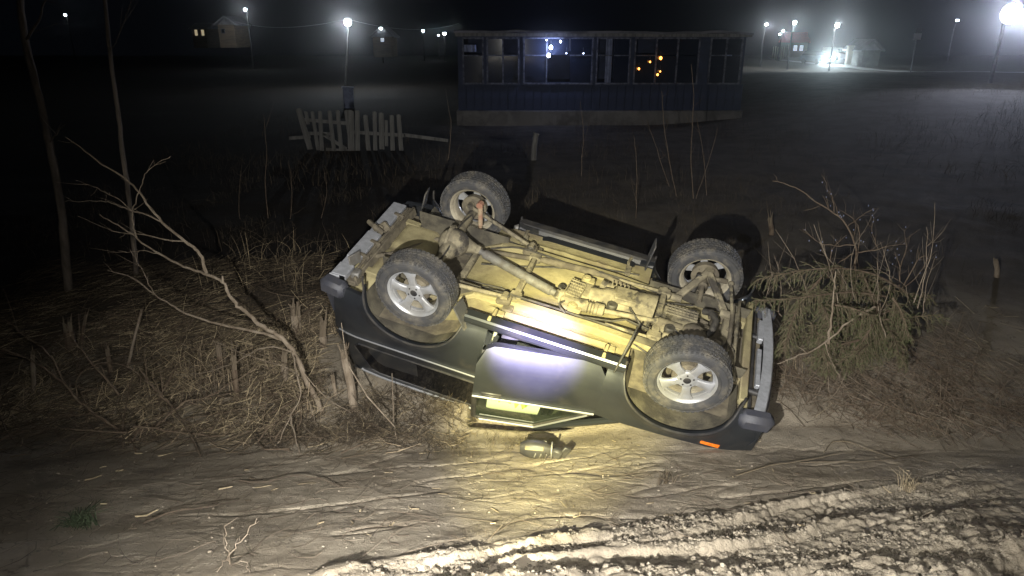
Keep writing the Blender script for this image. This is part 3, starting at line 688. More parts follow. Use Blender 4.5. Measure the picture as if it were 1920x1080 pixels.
mb = MB(); mb.tube([(1.56, -.40, .38), (1.56, .40, .38)], .02, 10); mb.box((1.56, .30, .42), (.12, .14, .12), None, .02); part('steering_link', mb, 'dust2')
mb = MB(); mb.tube([(1.66, -.58, .44), (1.62, -.50, .40), (1.62, .50, .40), (1.66, .58, .44)], .016, 8); part('anti_roll_bar', mb, 'dust3')
mb = MB(); mb.tube([(1.30, -.22, .42), (1.37, -.18, .38), (1.42, -.08, .38), (1.40, .04, .42), (1.34, .10, .48)], .032, 10); part('coolant_hose', mb, 'hose')
mb = MB(); mb.grid([[(x, y, .66) for y in np.linspace(-.82, .82, 5)] for x in (.735, 1.2, 1.92)]); part('engine_tray', mb, 'dust2')  # dark sheet added to stand for the shade inside the engine bay
mb = MB()
for k in range(26):
    mb.box((rnd.uniform(1.3, 1.66), rnd.uniform(-.34, .36), rnd.uniform(.48, .60)), (rnd.uniform(.03, .12), rnd.uniform(.03, .12), rnd.uniform(.04, .1)), (rnd.uniform(-.4, .4), rnd.uniform(-.4, .4), rnd.uniform(0, 3)), .008)
part('engine_ancillaries', mb, 'dust2')
mb = MB(); mb.box((1.76, 0, .54), (.07, 1.40, .08), None, .012); mb.box((1.80, 0, .62), (.04, 1.5, .10), None, .01); part('radiator_support', mb, 'dust')
mb = MB(); mb.box((1.84, 0, .68), (.03, 1.5, .18), None, .006); part('front_valance', mb, 'black')
# bumpers
mb = MB()
P = []
for y in np.linspace(-.70, .80, 14):
    xb = 2.0 - .06 * (abs(y) / .8) ** 2.2
    P.append([(xb - .085, y, .535), (xb - .085, y, .525), (xb, y, .525), (xb + .012, y, .54), (xb + .012, y, .66), (xb - .0, y, .67), (xb - .01, y, .67), (xb - .012, y, .545), (xb - .08, y, .545), (xb - .085, y, .535)])
mb.grid(P); mb.box((1.885, -.35, .56), (.05, .30, .06), None, .006); mb.box((1.885, .18, .56), (.04, .50, .05), None, .006)
part('front_bumper_beam', mb, 'zinc', 30)
for y in (-.30, .46): mb = MB(); mb.cyl((1.74, y, .60), (1.95, y, .60), .030, 12); part('bumper_stay', mb, 'black')
mb = MB(); mb.box((1.90, .79, .60), (.30, .16, .17), (0, 0, -.18), .045); part('bumper_end_cap', mb, 'bumper')
mb = MB(); mb.box((1.93, -.73, .62), (.22, .10, .15), (0, 0, .25), .03); part('bumper_end_cap', mb, 'bumper')
mb = MB(); mb.grid([[(2.06 - .12 * (abs(y) / .84) ** 2.2, y, .70), (2.09 - .12 * (abs(y) / .84) ** 2.2, y, .78), (2.05 - .12 * (abs(y) / .84) ** 2.2, y, .88)] for y in np.linspace(-.84, .84, 14)]); part('front_bumper_skin', mb, 'bumper')
mb = MB()
for y0, y1 in ((-.66, -.18), (-.06, .40), (.52, .70)):
    ym = (y0 + y1) / 2; mb.box((-2.07, ym, .555), (.14, y1 - y0, .012), None, .003); mb.box((-2.135, ym, .61), (.012, y1 - y0, .11), None, .003); mb.box((-1.998, ym, .60), (.010, y1 - y0, .10), None, .003)
mb.box((-2.10, .06, .57), (.08, 1.3, .010), None, .002); mb.box((-2.10, .715, .60), (.10, .02, .10), None, .004)
part('rear_bumper_beam', mb, 'zinc', 30)
mb = MB(); mb.box((-2.05, .81, .61), (.26, .15, .16), (0, 0, .15), .035); part('bumper_end_cap', mb, 'bumper')
mb = MB(); mb.box((-2.02, .46, .52), (.015, .15, .12), (0, .2, .3), .004); mb.box((-1.93, .60, .60), (.08, .10, .14), None, .012); part('bent_bracket', mb, 'steel')
mb = MB()                                                           # crumpled tow hitch lumps
for k, (x, y, z) in enumerate(((-2.06, -.14, .53), (-2.04, -.07, .51), (-2.0, -.16, .53))): mb.box((x, y, z), (.12, .08, .05), (rnd.uniform(-.7, .7), rnd.uniform(-.7, .7), rnd.uniform(-.8, .8)), .018)
mb.tube([(-1.98, -.05, .52), (-2.06, -.02, .44), (-2.14, -.08, .46), (-2.16, -.16, .52)], .028, 8); part('tow_hitch', mb, 'dust2')
mb = MB()
mb.box((-1.90, 0, .60), (.03, 1.36, .10), (0, .3, 0), .006); mb.tube([(-1.96, -.62, .56), (-1.95, -.2, .55), (-1.97, .2, .57), (-1.95, .6, .56)], .018, 8)
for y in (-.45, .10, .34): mb.box((-1.98, y, .58), (.12, .035, .10), (0, 0, .2), .008)
mb.box((-1.94, 0, .62), (.10, 1.4, .06), None, .01); part('rear_crossmember', mb, 'dust2')
mb = MB(); mb.grid([[(-2.10 - .02 * math.cos(y * 1.5), y, .67), (-2.14 + .06 * (abs(y) / .85) ** 3, y, .76), (-2.10 + .06 * (abs(y) / .85) ** 3, y, .88)] for y in np.linspace(-.86, .86, 12)]); part('rear_bumper_skin', mb, 'bumper')
mb = MB(); mb.grid([[(x, .40 + .02 * math.sin(x * 9), z) for z in (1.10, 1.3, 1.5, 1.66)] for x in np.linspace(-.58, .46, 9)]); part('hanging_lining', mb, 'trim')
# the yellow green jacket that fell onto the upturned roof, behind the door glass
def c2w(p): return CR @ Vector(p) + suv.location
jk = MB(); P = []
for u in np.linspace(0, 1, 26):
    row = []
    for v in np.linspace(0, 1, 16):
        q = Vector((-.36 + .30 * u, .60 - .10 * v + .03 * math.sin(u * 22 + v * 7), 1.62 - .40 * v * (.7 + .5 * math.sin(u * 5.2)) + .025 * math.sin(u * 31 + v * 11)))
        row.append(c2w(q))
    P.append(row)
jk.grid(P); j = obj('safety_jacket', jk, 'hivis'); tag(j, 'crumpled yellow green cloth behind the glass of the open door', 'cloth')
bg_ = MB(); bg_.sphere((0, 0, 0), .12, 14, 10, (1.3, .8, .6)); bg_.tube([(-.08, 0, .05), (-.04, 0, .12), (.05, 0, .12), (.09, 0, .05)], .014, 6)
o = obj('dark_bag', bg_, 'seat'); o.location = c2w((.06, .54, 1.42)); o.rotation_euler = (.4, .3, .2); tag(o, 'small dark bag with a handle lying behind the open door glass', 'bag')

# ================================================================== the torn off mirror
p = GP(1010, 860)
mr = empty('wing_mirror', (p[0], p[1], p[2] + .01), None, -.15); mr.scale = (1.3, 1.3, 1.2); tag(mr, 'broken off dark grey wing mirror lying on the mud below the open door', 'mirror')
mb = MB()
P = []
for t in np.linspace(0, 1, 10):
    s_ = math.sin(math.pi * min(1, .12 + t * .80)) ** .5; row = []
    for k in range(15):
        a = 2 * math.pi * k / 14; ca, sa = math.cos(a), math.sin(a)
        row.append((-.12 + .20 * t, .045 * s_ * math.copysign(abs(ca) ** .6, ca), .065 + .062 * s_ * math.copysign(abs(sa) ** .6, sa)))
    P.append(row)
mb.grid(P); mb.add(P[0][:14], [tuple(range(14))]).add(P[-1][:14], [tuple(range(14))])
obj('mirror_housing', mb, 'black', mr)
mb = MB(); mb.tube([(.085, .046 * math.cos(t), .065 + .058 * math.sin(t)) for t in np.linspace(0, 6.283, 25)], .006, 6, False); obj('rim_strip', mb, 'steel', mr)
for k in range(3):
    mb = MB(); mb.box((-.02 + .035 * k, -.046, .045), (.008, .006, .045), (.25, .3, 0), .002); obj('rib', mb, 'steel', mr)
mb = MB(); mb.box((-.025, -.040, .098), (.12, .030, .012), (.5, 0, 0), .004); obj('cover_band', mb, 'dust3', mr)
mb = MB(); mb.box((-.02, .048, .072), (.13, .008, .060), (-.1, 0, 0), .003); obj('mirror_glass', mb, 'steel', mr)
mb = MB(); mb.box((.115, 0, .045), (.075, .05, .07), (0, .35, 0), .014); mb.box((.165, .01, .05), (.05, .02, .09), (.2, .5, .3), .005); obj('mirror_foot', mb, 'black', mr)

# ================================================================== FAR BUILDINGS
def house(name, label, px0, px1, base_py, Y, wall_h, roof_h, roofm, wallm, wins=(), gable=False, group=None):
    a = PY(px0, base_py, Y); b = PY(px1, base_py, Y); w_ = b[0] - a[0]; d_ = max(4., w_ * .8); zb = a[2] - 1.0; cx = (a[0] + b[0]) / 2
    e = empty(name, (cx, Y + d_ / 2, zb)); tag(e, label, 'house', group)
    H_ = wall_h + 1.0; mb = MB(); mb.box((0, 0, H_ / 2), (w_, d_, H_)); obj('wall', mb, wallm, e, 0)
    mb = MB(); o_ = .35
    if gable: pol = [(-w_ / 2 - o_, H_ - .1), (0, H_ + roof_h), (w_ / 2 + o_, H_ - .1), (w_ / 2 + o_, H_ + .05), (0, H_ + roof_h + .15), (-w_ / 2 - o_, H_ + .05)]; mb.prism(pol, -d_ / 2 - .3, d_ / 2 + .3); mb.prism([(-w_ / 2, H_), (w_ / 2, H_), (0, H_ + roof_h - .05)], -d_ / 2 + .02, d_ / 2 - .02)
    else: mb.prism([(-d_ / 2 - o_, H_ - .1), (0, H_ + roof_h), (d_ / 2 + o_, H_ - .1)], -w_ / 2 - o_, w_ / 2 + o_, 'yz')
    obj('roof', mb, roofm, e, 0)
    for (u, v, ww, hh, m) in wins:
        fm = MB(); x, z = u * w_, 1.0 + v * wall_h
        for s_ in (-1, 1): fm.box((x + s_ * ww / 2, -d_ / 2 - .03, z), (.07, .06, hh + .07)); fm.box((x, -d_ / 2 - .034, z + s_ * hh / 2), (ww - .07, .06, .07))
        f = obj('window', fm, 'frame', e, 0); pm = MB(); pm.box((x, -d_ / 2 - .012, z), (ww - .07, .02, hh - .07)); obj('pane', pm, m, f, 0)
    return e
house('house', 'far house with a red roof glowing under the street lamps', 1474, 1512, 104, 150, 2.6, 1.9, 'redroof', 'plank', ((-.1, .55, .8, 1.1, 'window_cool'), (.2, .55, .8, 1.1, 'window_cool')))
house('house', 'far grey gabled shed right of the car with headlights', 1614, 1646, 124, 78, 1.6, 1.0, 'greyroof', 'plinth', (), True)
house('house', 'far left house below the small lamp, with a pale gable wall', 411, 441, 70, 75, 1.2, .7, 'greyroof', 'plank', ((-.2, .5, .3, .4, 'pane'),), True)
house('house', 'far left low house with two dim lit windows', 362, 388, 74, 90, 1.3, .6, 'greyroof', 'plank', ((-.2, .6, .42, .75, 'window_warm'), (.28, .6, .42, .75, 'window_warm')))
house('house', 'far house with a gable and a small lit window beside the bright left lamp', 700, 736, 92, 95, 1.5, 1.3, 'greyroof', 'plank', ((.0, .75, .5, .5, 'window_cool'),), True)
# pale sheet fence in the lamp light
a = PY(1448, 106, 122); b = PY(1472, 108, 118); e = empty('sheet_fence', tuple(a)); tag(e, 'pale yellow sheet fence lit by lamps left of the red roofed house', 'fence')
for k in range(6):
    t = k / 6; mb = MB(); w_ = (b[0] - a[0]) / 6 * .96; mb.box(((b[0] - a[0]) * (t + .08), (b[1] - a[1]) * t, .55), (w_, .05, 2.0 + .15 * (k % 2))); obj('fence_panel', mb, 'pale', e, 0)
# ------------------------------------------------------------------ street lamps
def lamp(px, py, Y, power, r, label, col=(.86, .94, 1), m='bulb_cool', pole=True, lean=0., name='street_lamp', group=None, flood=False):
    p = PY(px, py, Y); zb = float(base_z(np.array([p[0]]), np.array([Y]))[0]); h = p[2] - zb
    e = empty(name, (p[0], Y + .35, zb)); tag(e, label, 'street lamp', group)
    if pole:
        mb = MB(); mb.tube([(lean, 0, -.3), (lean * .4, 0, h * .6), (0, 0, h + .25)], [.085, .07, .055], 10); obj('pole', mb, 'conc', e)
        mb = MB(); mb.tube([(0, 0, h + .15), (0, -.15, h + .24), (0, -.40, h + .22)], .028, 8); obj('arm', mb, 'lampmetal', e)
    mb = MB()
    if flood: mb.cyl((0, .12, h), (0, -.22, h), r * .5, 24, r * 1.28)
    else: mb.sphere((0, -.35, h + r * .9), r * 1.25, 14, 8, (1, 1.2, .45))
    hd = obj('lamp_head', mb, 'lampmetal', e)
    mb = MB()
    if flood: mb.sphere((0, -.30, h), r * 1.25, 28, 18, (1, .35, 1))
    else: mb.sphere((0, -.35, h), r, 14, 10, (1, 1, .8))
    obj('bulb', mb, m, hd)
    if power:
        l = bpy.data.lights.new('lamp_light', 'SPOT' if flood else 'POINT')
        if flood: l.spot_size = R(125); l.spot_blend = 1
        l.energy = power; l.color = col; l.shadow_soft_size = .06
        lo = bpy.data.objects.new('lamp_light', l); C.objects.link(lo); lo.parent = e; lo.location = (0, -.35 - (.5 if flood else r * 1.3) - .25, h - (0 if flood else r * .3))
        if flood: lo.rotation_euler = Vector((-.72, -1, .40)).to_track_quat('-Z', 'Y').to_euler()
    return e
lamp(652, 43, 42, 800, .20, 'bright white street lamp on a leaning pole, left of the shed', lean=-.55, m='bulb_white')
lamp(460, 18, 72, 240, .14, 'white street lamp standing above the far left house with a pale gable', m='bulb_cool')
lamp(1437, 46, 78, 400, .14, 'white street lamp, the one nearest the shed roof on the right', m='bulb_cool')
lamp(1490, 43, 70, 700, .17, 'white street lamp straight above the red roofed house', m='bulb_white')
lamp(1468, 58, 105, 400, .15, 'smaller low street lamp left of the red roofed house', m='bulb_white')
lamp(1570, 48, 66, 800, .17, 'white street lamp on a tall thin pole just right of the far car', m='bulb_white')
lamp(1897, 26, 30, 4600, .30, 'huge glaring white floodlight on a post at the upper right', col=(.74, .79, 1), m='bulb_white', flood=True)
for (px, py, Y, r, lb) in ((714, 53, 95, .17, 'small far lamp above the gabled house, right of the bright lamp'), (793, 58, 110, .18, 'pinprick far lamp left of the shed, the first of two close together'),
        (833, 63, 105, .24, 'pinprick far lamp nearest the left end of the shed roof'), (122, 28, 120, .20, 'lone pinprick far lamp between the two thin trunks'), (1795, 38, 110, .20, 'pinprick far lamp left of the glaring floodlight'),
        (822, 66, 120, .12, 'very faint far lamp between the two pinprick lamps by the shed'), (1462, 64, 118, .14, 'tiny far lamp under the smaller low street lamp')):
    lamp(px, py, Y, 0, r, lb)
# cable from pole to pole
a, b, c_ = PY(440, 40, 72), PY(652, 36, 42.3), PY(860, 44, 60)
mb = MB(); pts = []
for p, q in ((a, b), (b, c_)):
    for t in np.linspace(0, 1, 14): pts.append(tuple(p + (q - p) * t - np.array([0, 0, .5 * 4 * t * (1 - t)])))
mb.tube(pts, .014, 4); o = obj('overhead_cable', mb, 'wire'); tag(o, 'thin overhead cable running past the bright left street lamp', 'cable')
# ------------------------------------------------------------------ far car
p = PY(1542, 122, 86); zc = float(base_z(np.array([p[0]]), np.array([86.]))[0]) + .05
fc = empty('parked_car', (p[0], 86.0, zc), None, R(14)); tag(fc, 'far car on the road with both headlights blazing', 'car')
mb = MB(); prof = [(-.85, .35), (-.85, .75), (-.72, .92), (.10, .95), (.85, .90), (3.2, .92), (3.3, .40)]
mb.prism([(q, z) for q, z in prof], -.85, .85, 'yz'); obj('body', mb, 'carpaint', fc, 0)
mb = MB(); mb.prism([(.15, .95), (.75, 1.45), (2.6, 1.45), (3.15, .93)], -.72, .72, 'yz'); obj('cabin', mb, 'glassd', fc, 0)
for x in (-.80, .80):
    for y in (.0, 2.5): mb = MB(); mb.lathe([(.0, -.1), (.31, -.1), (.33, 0), (.31, .1), (0, .1)], 20, 'x', (x, y, .32)); obj('wheel', mb, 'rubber', fc)
for x in (-.60, .60):
    mb = MB(); mb.sphere((x, -.86, .70), .22, 12, 8, (1, .35, .75)); obj('headlight', mb, 'head_white', fc)
    l = bpy.data.lights.new('headlight_beam', 'SPOT'); l.energy = 4500; l.color = (.80, .96, 1); l.spot_size = R(120); l.spot_blend = 1; l.shadow_soft_size = .08
    lo = bpy.data.objects.new('headlight_beam', l); C.objects.link(lo); lo.parent = fc; lo.location = (x, -1.05, .72); lo.rotation_euler = (R(82), 0, R(-14) + math.pi)
    lo.rotation_euler = Vector((.0, -1, -.12)).to_track_quat('-Z', 'Y').to_euler()
mb = MB(); mb.box((0, -.87, .55), (.5, .02, .11)); obj('number_plate', mb, 'signwhite', fc, 0)
# parked pale van behind
p = PY(1573, 114, 96); e = empty('parked_van', tuple(p), None, .3); tag(e, 'pale van parked far behind the car with blazing headlights', 'van')
mb = MB(); mb.prism([(-1, .3), (-1, .9), (-.6, 1.0), (-.2, 1.6), (2.4, 1.65), (2.5, .3)], -.8, .8, 'yz'); obj('body', mb, 'pale', e, 0)
mb = MB(); mb.box((0, -.42, 1.28), (1.3, .05, .45), (-.55, 0, 0)); obj('windscreen', mb, 'glassd', e, 0)
for x in (-.75, .75):
    for y in (-.4, 1.9): mb = MB(); mb.lathe([(.0, -.1), (.3, -.1), (.3, .1), (0, .1)], 16, 'x', (x, y, .3)); obj('wheel', mb, 'rubber', e)
p = PY(1590, 118, 80); mb = MB(); mb.box((0, 0, .75), (.55, .5, 1.9), None, .05); mb.box((0, 0, 1.75), (.7, .6, .12), None, .03); o = obj('gate_pillar', mb, 'pale'); o.location = tuple(p); tag(o, 'pale gate pillar between the van and the gabled shed', 'pillar')
# sign
p = PY(1720, 66, 46); zb = float(base_z(np.array([p[0]]), np.array([46.]))[0]); e = empty('road_sign', (p[0], 46, zb)); tag(e, 'small square pale road sign on a post, between the shed and the floodlight', 'road sign')
mb = MB(); mb.cyl((0, 0, -.3), (0, 0, p[2] - zb + .45), .035, 10); obj('post', mb, 'lampmetal', e)
mb = MB(); mb.box((0, -.05, p[2] - zb - .08), (.45, .02, .38), None, .006); obj('sign_plate', mb, 'signwhite', e)
mb = MB(); mb.box((0, -.05, p[2] - zb + .30), (.34, .02, .28), None, .006); obj('sign_plate', mb, 'greyroof', e)

# ================================================================== THE LONG SHED
BY = 24.0
def B(px, py): return PY(px, py, BY)
x0, x1 = B(858, 150)[0], B(1394, 150)[0]; zt = B(900, 62)[2]; zw = B(900, 158)[2]; zl = B(900, 207)[2]; zb = -3.1
shed = empty('long_shed', ((x0 + x1) / 2, BY, zb)); tag(shed, 'long dark blue shed with a row of broken windows on a concrete plinth', 'shed')
sx = lambda x: x - (x0 + x1) / 2
DP = 5.5
mb = MB(); mb.box((0, DP / 2 + .05, (zl - zb) / 2), (x1 - x0 + .12, DP + .3, zl - zb), None, .02); obj('plinth', mb, 'plinth', shed, 0)
n = 34; bm_ = MB(); bm_.box((0, 0, (zw - zl) / 2), ((x1 - x0) / n - .012, .04, zw - zl), None, .004); b0 = None
for i in range(n):
    if b0 is None: b0 = o = obj('board', bm_, 'bwall', shed, 0)
    else: o = b0.copy(); C.objects.link(o); o.parent = shed
    o.location = (x0 + (i + .5) * (x1 - x0) / n - (x0 + x1) / 2, -.02 + rnd.uniform(-.008, .008), zl - zb + rnd.uniform(0, .01)); o.rotation_euler = (0, rnd.uniform(-.006, .006), 0)
mb = MB(); mb.box((0, DP / 2 + .15, (zw - zl) / 2 + zl - zb), (x1 - x0, DP - .2, zw - zl)); mb.box((0, DP - .1, (zt + zl) / 2 - zb), (x1 - x0, .1, zt - zl))
for s_ in (-1, 1): mb.box((s_ * (x1 - x0 - .12) / 2, DP / 2, (zt + zw) / 2 - zb), (.1, DP - .3, zt - zw))
obj('wall', mb, 'bwall', shed, 0)
mb = MB(); P = []
for u in np.linspace(0, 1, 50):
    sag = .05 * (fbm(np.array(u * 9.), np.array(1.), 3, 3) - .5)
    P.append([((u - .5) * (x1 - x0 + .12), yy, zt - zb + hh + float(sag) * (1 + 2 * (yy < 0))) for yy, hh in ((-.35, -.02), (-.35, .05), (DP / 2, .08), (DP + .3, .05), (DP + .3, -.02), (-.35, -.02))])
mb.grid(P); obj('roof', mb, 'felt', shed, 30)
mb = MB(); mb.box((0, -.30, zt - zb - .06), (x1 - x0 + .06, .03, .10), (0, .002, 0)); obj('fascia', mb, 'wood', shed, 0)
wins = ((867, 907, 1), (912, 974, 2), (981, 1112, 3), (1118, 1182, 2), (1189, 1311, 3), (1330, 1391, 2))
ztw = B(900, 70)[2] - zb; zbw = zw - zb
edges = [858] + [v for a, b, _ in wins for v in (a, b)] + [1394]
for k in range(0, len(edges), 2):
    a, b = sx(B(edges[k], 100)[0]), sx(B(edges[k + 1], 100)[0])
    if b - a > .02: mb = MB(); mb.box(((a + b) / 2, .05, (ztw + zbw) / 2), (b - a - .006, .14, ztw - zbw)); obj('pier', mb, 'bwall', shed, 0)
mb = MB(); mb.box((0, .05, ztw + (zt - zb - ztw) / 2), (x1 - x0, .15, zt - zb - ztw)); obj('lintel', mb, 'bwall', shed, 0)
for wi, (a, b, nb) in enumerate(wins):
    xa, xb = sx(B(a, 100)[0]), sx(B(b, 100)[0]); fm = MB(); th = .05
    fm.box(((xa + xb) / 2, -.04, ztw - th / 2), (xb - xa, .07, th)); fm.box(((xa + xb) / 2, -.05, zbw + th / 2), (xb - xa, .09, th))
    tr = zbw + (ztw - zbw) * .62
    for i in range(nb + 1):
        if 0 < i < nb and rnd.random() < .35: continue
        fm.box((xa + th / 2 + (xb - xa - th) * i / nb, -.043, (ztw + zbw) / 2), (th, .06, ztw - zbw - 2 * th))
    f = obj('window', fm, 'frame', shed, 0)
    for i in range(nb):
        ca = xa + th + (xb - xa - th) * i / nb; cb = xa + (xb - xa - th) * (i + 1) / nb
        if rnd.random() < .55: mb = MB(); mb.box(((ca + cb) / 2, -.04, tr), (cb - ca, .05, th * .7)); obj('glazing_bar', mb, 'frame', f, 0)
        for lo_, hi_ in ((zbw + th, tr - th * .4), (tr + th * .4, ztw - th)):
            if rnd.random() < .30: continue                     # some panes are gone
            mb = MB(); mb.box(((ca + cb) / 2, -.03, (lo_ + hi_) / 2), (cb - ca, .006, hi_ - lo_), (rnd.uniform(-.02, .02), 0, rnd.uniform(-.02, .02))); obj('pane', mb, 'pane', f, 0)
for (a, b, t, bt) in ((870, 893, 84, 97), (914, 938, 86, 98), (1085, 1094, 100, 135), (1080, 1104, 134, 158), (1137, 1145, 72, 160), (990, 1010, 138, 158), (1372, 1388, 70, 92), (1350, 1370, 98, 130), (945, 955, 105, 118), (1060, 1110, 72, 96)):
    P_, Q_ = PY(a, t, BY + .25), PY(b, bt, BY + .25); mb = MB(); P = [[(sx(P_[0] + (Q_[0] - P_[0]) * u), .25 + .03 * math.sin(u * 19), P_[2] + (Q_[2] - P_[2]) * v - zb) for v in (0, .5, 1)] for u in np.linspace(0, 1, 9)]
    mb.grid(P); obj('curtain_scrap', mb, 'curtain', shed)
mb = MB(); mb.box((0, DP * .55, (zt + zw) / 2 - zb), (x1 - x0 - .4, .08, zt - zw)); obj('inner_wall', mb, 'bwall', shed, 0)
# reflections in the shed windows, put in as small glowing bulbs
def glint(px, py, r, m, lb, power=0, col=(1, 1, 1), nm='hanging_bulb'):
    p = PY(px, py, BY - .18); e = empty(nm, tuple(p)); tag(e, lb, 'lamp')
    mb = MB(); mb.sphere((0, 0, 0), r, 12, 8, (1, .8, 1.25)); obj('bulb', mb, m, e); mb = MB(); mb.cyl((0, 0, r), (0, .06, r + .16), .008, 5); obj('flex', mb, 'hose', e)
    if power:
        l = bpy.data.lights.new('bulb_light', 'POINT'); l.energy = power; l.color = col; l.shadow_soft_size = .04  # added light that gives the bluish reflection its glow
        lo = bpy.data.objects.new('bulb_light', l); C.objects.link(lo); lo.parent = e; lo.location = (0, -r - .12, 0)
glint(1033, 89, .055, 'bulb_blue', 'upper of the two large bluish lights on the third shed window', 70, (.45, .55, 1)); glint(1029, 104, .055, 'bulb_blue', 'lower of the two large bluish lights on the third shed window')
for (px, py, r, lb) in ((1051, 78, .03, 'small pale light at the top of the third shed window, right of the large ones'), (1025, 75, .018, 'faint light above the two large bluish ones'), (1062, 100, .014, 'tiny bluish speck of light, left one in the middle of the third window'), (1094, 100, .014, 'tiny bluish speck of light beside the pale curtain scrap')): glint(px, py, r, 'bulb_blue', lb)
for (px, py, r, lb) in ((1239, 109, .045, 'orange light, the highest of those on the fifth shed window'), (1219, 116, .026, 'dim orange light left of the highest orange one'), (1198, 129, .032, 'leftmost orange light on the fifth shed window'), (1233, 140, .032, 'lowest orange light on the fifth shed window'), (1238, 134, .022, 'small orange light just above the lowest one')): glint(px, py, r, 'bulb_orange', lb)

# ================================================================== FENCE AND POSTS
FY = 18.6
def fence(label, pk, rails, braces=()):
    p = PY(pk[0][0], 285, FY); zb = float(base_z(np.array([p[0]]), np.array([FY]))[0]); e = empty('picket_fence', (p[0], FY, zb)); tag(e, label, 'fence')
    L = lambda px, py, dy=0.: Vector((PY(px, py, FY)[0] - p[0], dy, PY(px, py, FY)[2] - zb))
    for (xt, yt, xb_, yb, w_) in pk:
        a, b = L(xb_, yb), L(xt, yt); d = b - a; mb = MB(); h = d.length; ww = w_ / FPX * 19.5
        mb.prism([(-ww / 2, 0), (ww / 2, 0), (ww / 2, h * .97), (ww * .1, h), (-ww / 2, h * .985)], -.012, .012); o = obj('picket', mb, 'wood', e, 0); o.location = a
        o.rotation_euler = (rnd.uniform(-.03, .03), math.atan2(d.x, d.z), 0)
    for (xa, ya, xb_, yb) in rails:
        a, b = L(xa, ya, .035), L(xb_, yb, .035); d = b - a; mb = MB(); mb.box((a + b) / 2, (d.length, .04, .085), d.to_track_quat('X', 'Z').to_matrix()); obj('rail', mb, 'wood', e, 0)
c7 = lambda x, y: (x / 3.43 + 340, y / 3.43)
def pks(l): return [(*c7(a, b), *c7(c_, d_), w_ / 3.43) for a, b, c_, d_, w_ in l]
fence('leaning left section of the grey picket fence with a crooked brace', pks([(752, 695, 830, 960, 34), (800, 715, 815, 800, 20), (840, 715, 880, 965, 22), (890, 712, 905, 970, 24), (950, 710, 985, 992, 24), (1005, 706, 1030, 985, 24), (1060, 706, 1100, 990, 26)]),
      [(*c7(780, 770), *c7(1075, 795)), (*c7(815, 858), *c7(960, 862)), (*c7(900, 858), *c7(1060, 960)), (*c7(930, 962), *c7(1110, 975)), (*c7(690, 890), *c7(830, 880))])
fence('right section of the grey picket fence, its long rail reaching the grass', pks([(1086, 706, 1095, 985, 40), (1130, 708, 1135, 980, 28), (1182, 738, 1205, 970, 26), (1242, 716, 1248, 975, 24), (1286, 722, 1290, 960, 30), (1318, 770, 1320, 940, 20), (1354, 738, 1360, 980, 26), (1396, 735, 1415, 975, 26)]),
      [(*c7(1090, 850), *c7(1440, 872)), (*c7(1430, 868), *c7(1715, 905))])
p = GP(655, 202); zz = PY(655, 180, p[1])[2]; mb = MB(); mb.box((0, 0, .35), (.42, .35, .9), (0, .02, .2), .02); mb.box((0, 0, .82), (.5, .42, .05), (0, .05, .2), .01); o = obj('wooden_box', mb, 'curtain'); o.location = tuple(p); tag(o, 'small grey box standing in the dark behind the picket fence', 'box')
p = GP(1000, 300); mb = MB(); mb.tube([(0, 0, -.2), (.02, 0, .3), (.06, .02, .62)], [.075, .07, .066], 9); mb.box((.065, .02, .64), (.13, .12, .05), (.1, .3, .4), .01); o = obj('fence_post', mb, 'wood'); o.location = tuple(p); tag(o, 'short leaning weathered post in the dark field behind the far rear wheel', 'post')

# ================================================================== TREES, SHRUBS, STEMS
def smooth(pts, k=4):
    P = np.array(pts, float); n = len(P)
    if n < 3: return [P[0] + (P[-1] - P[0]) * t for t in np.linspace(0, 1, k + 1)]
    out = []
    for i in range(n - 1):
        p0, p1, p2, p3 = P[max(i - 1, 0)], P[i], P[i + 1], P[min(i + 2, n - 1)]
        for t in np.linspace(0, 1, k, endpoint=False):
            out.append(.5 * ((2 * p1) + (p2 - p0) * t + (2 * p0 - 5 * p1 + 4 * p2 - p3) * t * t + (3 * p1 - p0 - 3 * p2 + p3) * t ** 3))
    return out + [P[-1]]
def limb(mb, pts, r0, r1, n=7, jit=.006):
    q = smooth(pts); k = len(q)
    q = [p + np.array([rnd.gauss(0, jit), rnd.gauss(0, jit), rnd.gauss(0, jit)]) * (i > 0) for i, p in enumerate(q)]
    rr = [(r0 + (r1 - r0) * i / (k - 1)) * rnd.uniform(.92, 1.1) for i in range(k)]
    mb.tube(q, rr, n); return q
def twiglets(mb, q, num, ln, r, upbias=.2):
    for _ in range(num):
        i = rnd.randrange(len(q) // 4, len(q) - 1); p = np.array(q[i]); d = np.array(q[i + 1]) - p; d /= np.linalg.norm(d) + 1e-9
        s_ = np.array([rnd.gauss(0, 1), rnd.gauss(0, .7), rnd.gauss(upbias, 1)]); s_ /= np.linalg.norm(s_); v = d * .8 + s_ * .7; l = ln * rnd.uniform(.3, 1)
        mb.tube([p, p + v * l * .5 + s_ * l * .06, p + v * l], [r, r * .8, r * .4], 4)
def pixpath(l, Y0, Y1): 
    k = len(l) - 1; return [PY(a, b, Y0 + (Y1 - Y0) * i / k) for i, (a, b) in enumerate(l)]
def ylerp(px): return 6.05 + (612 - px) / 490 * .75
def pp(l): return [PY(a, b, ylerp(a)) for a, b in l]
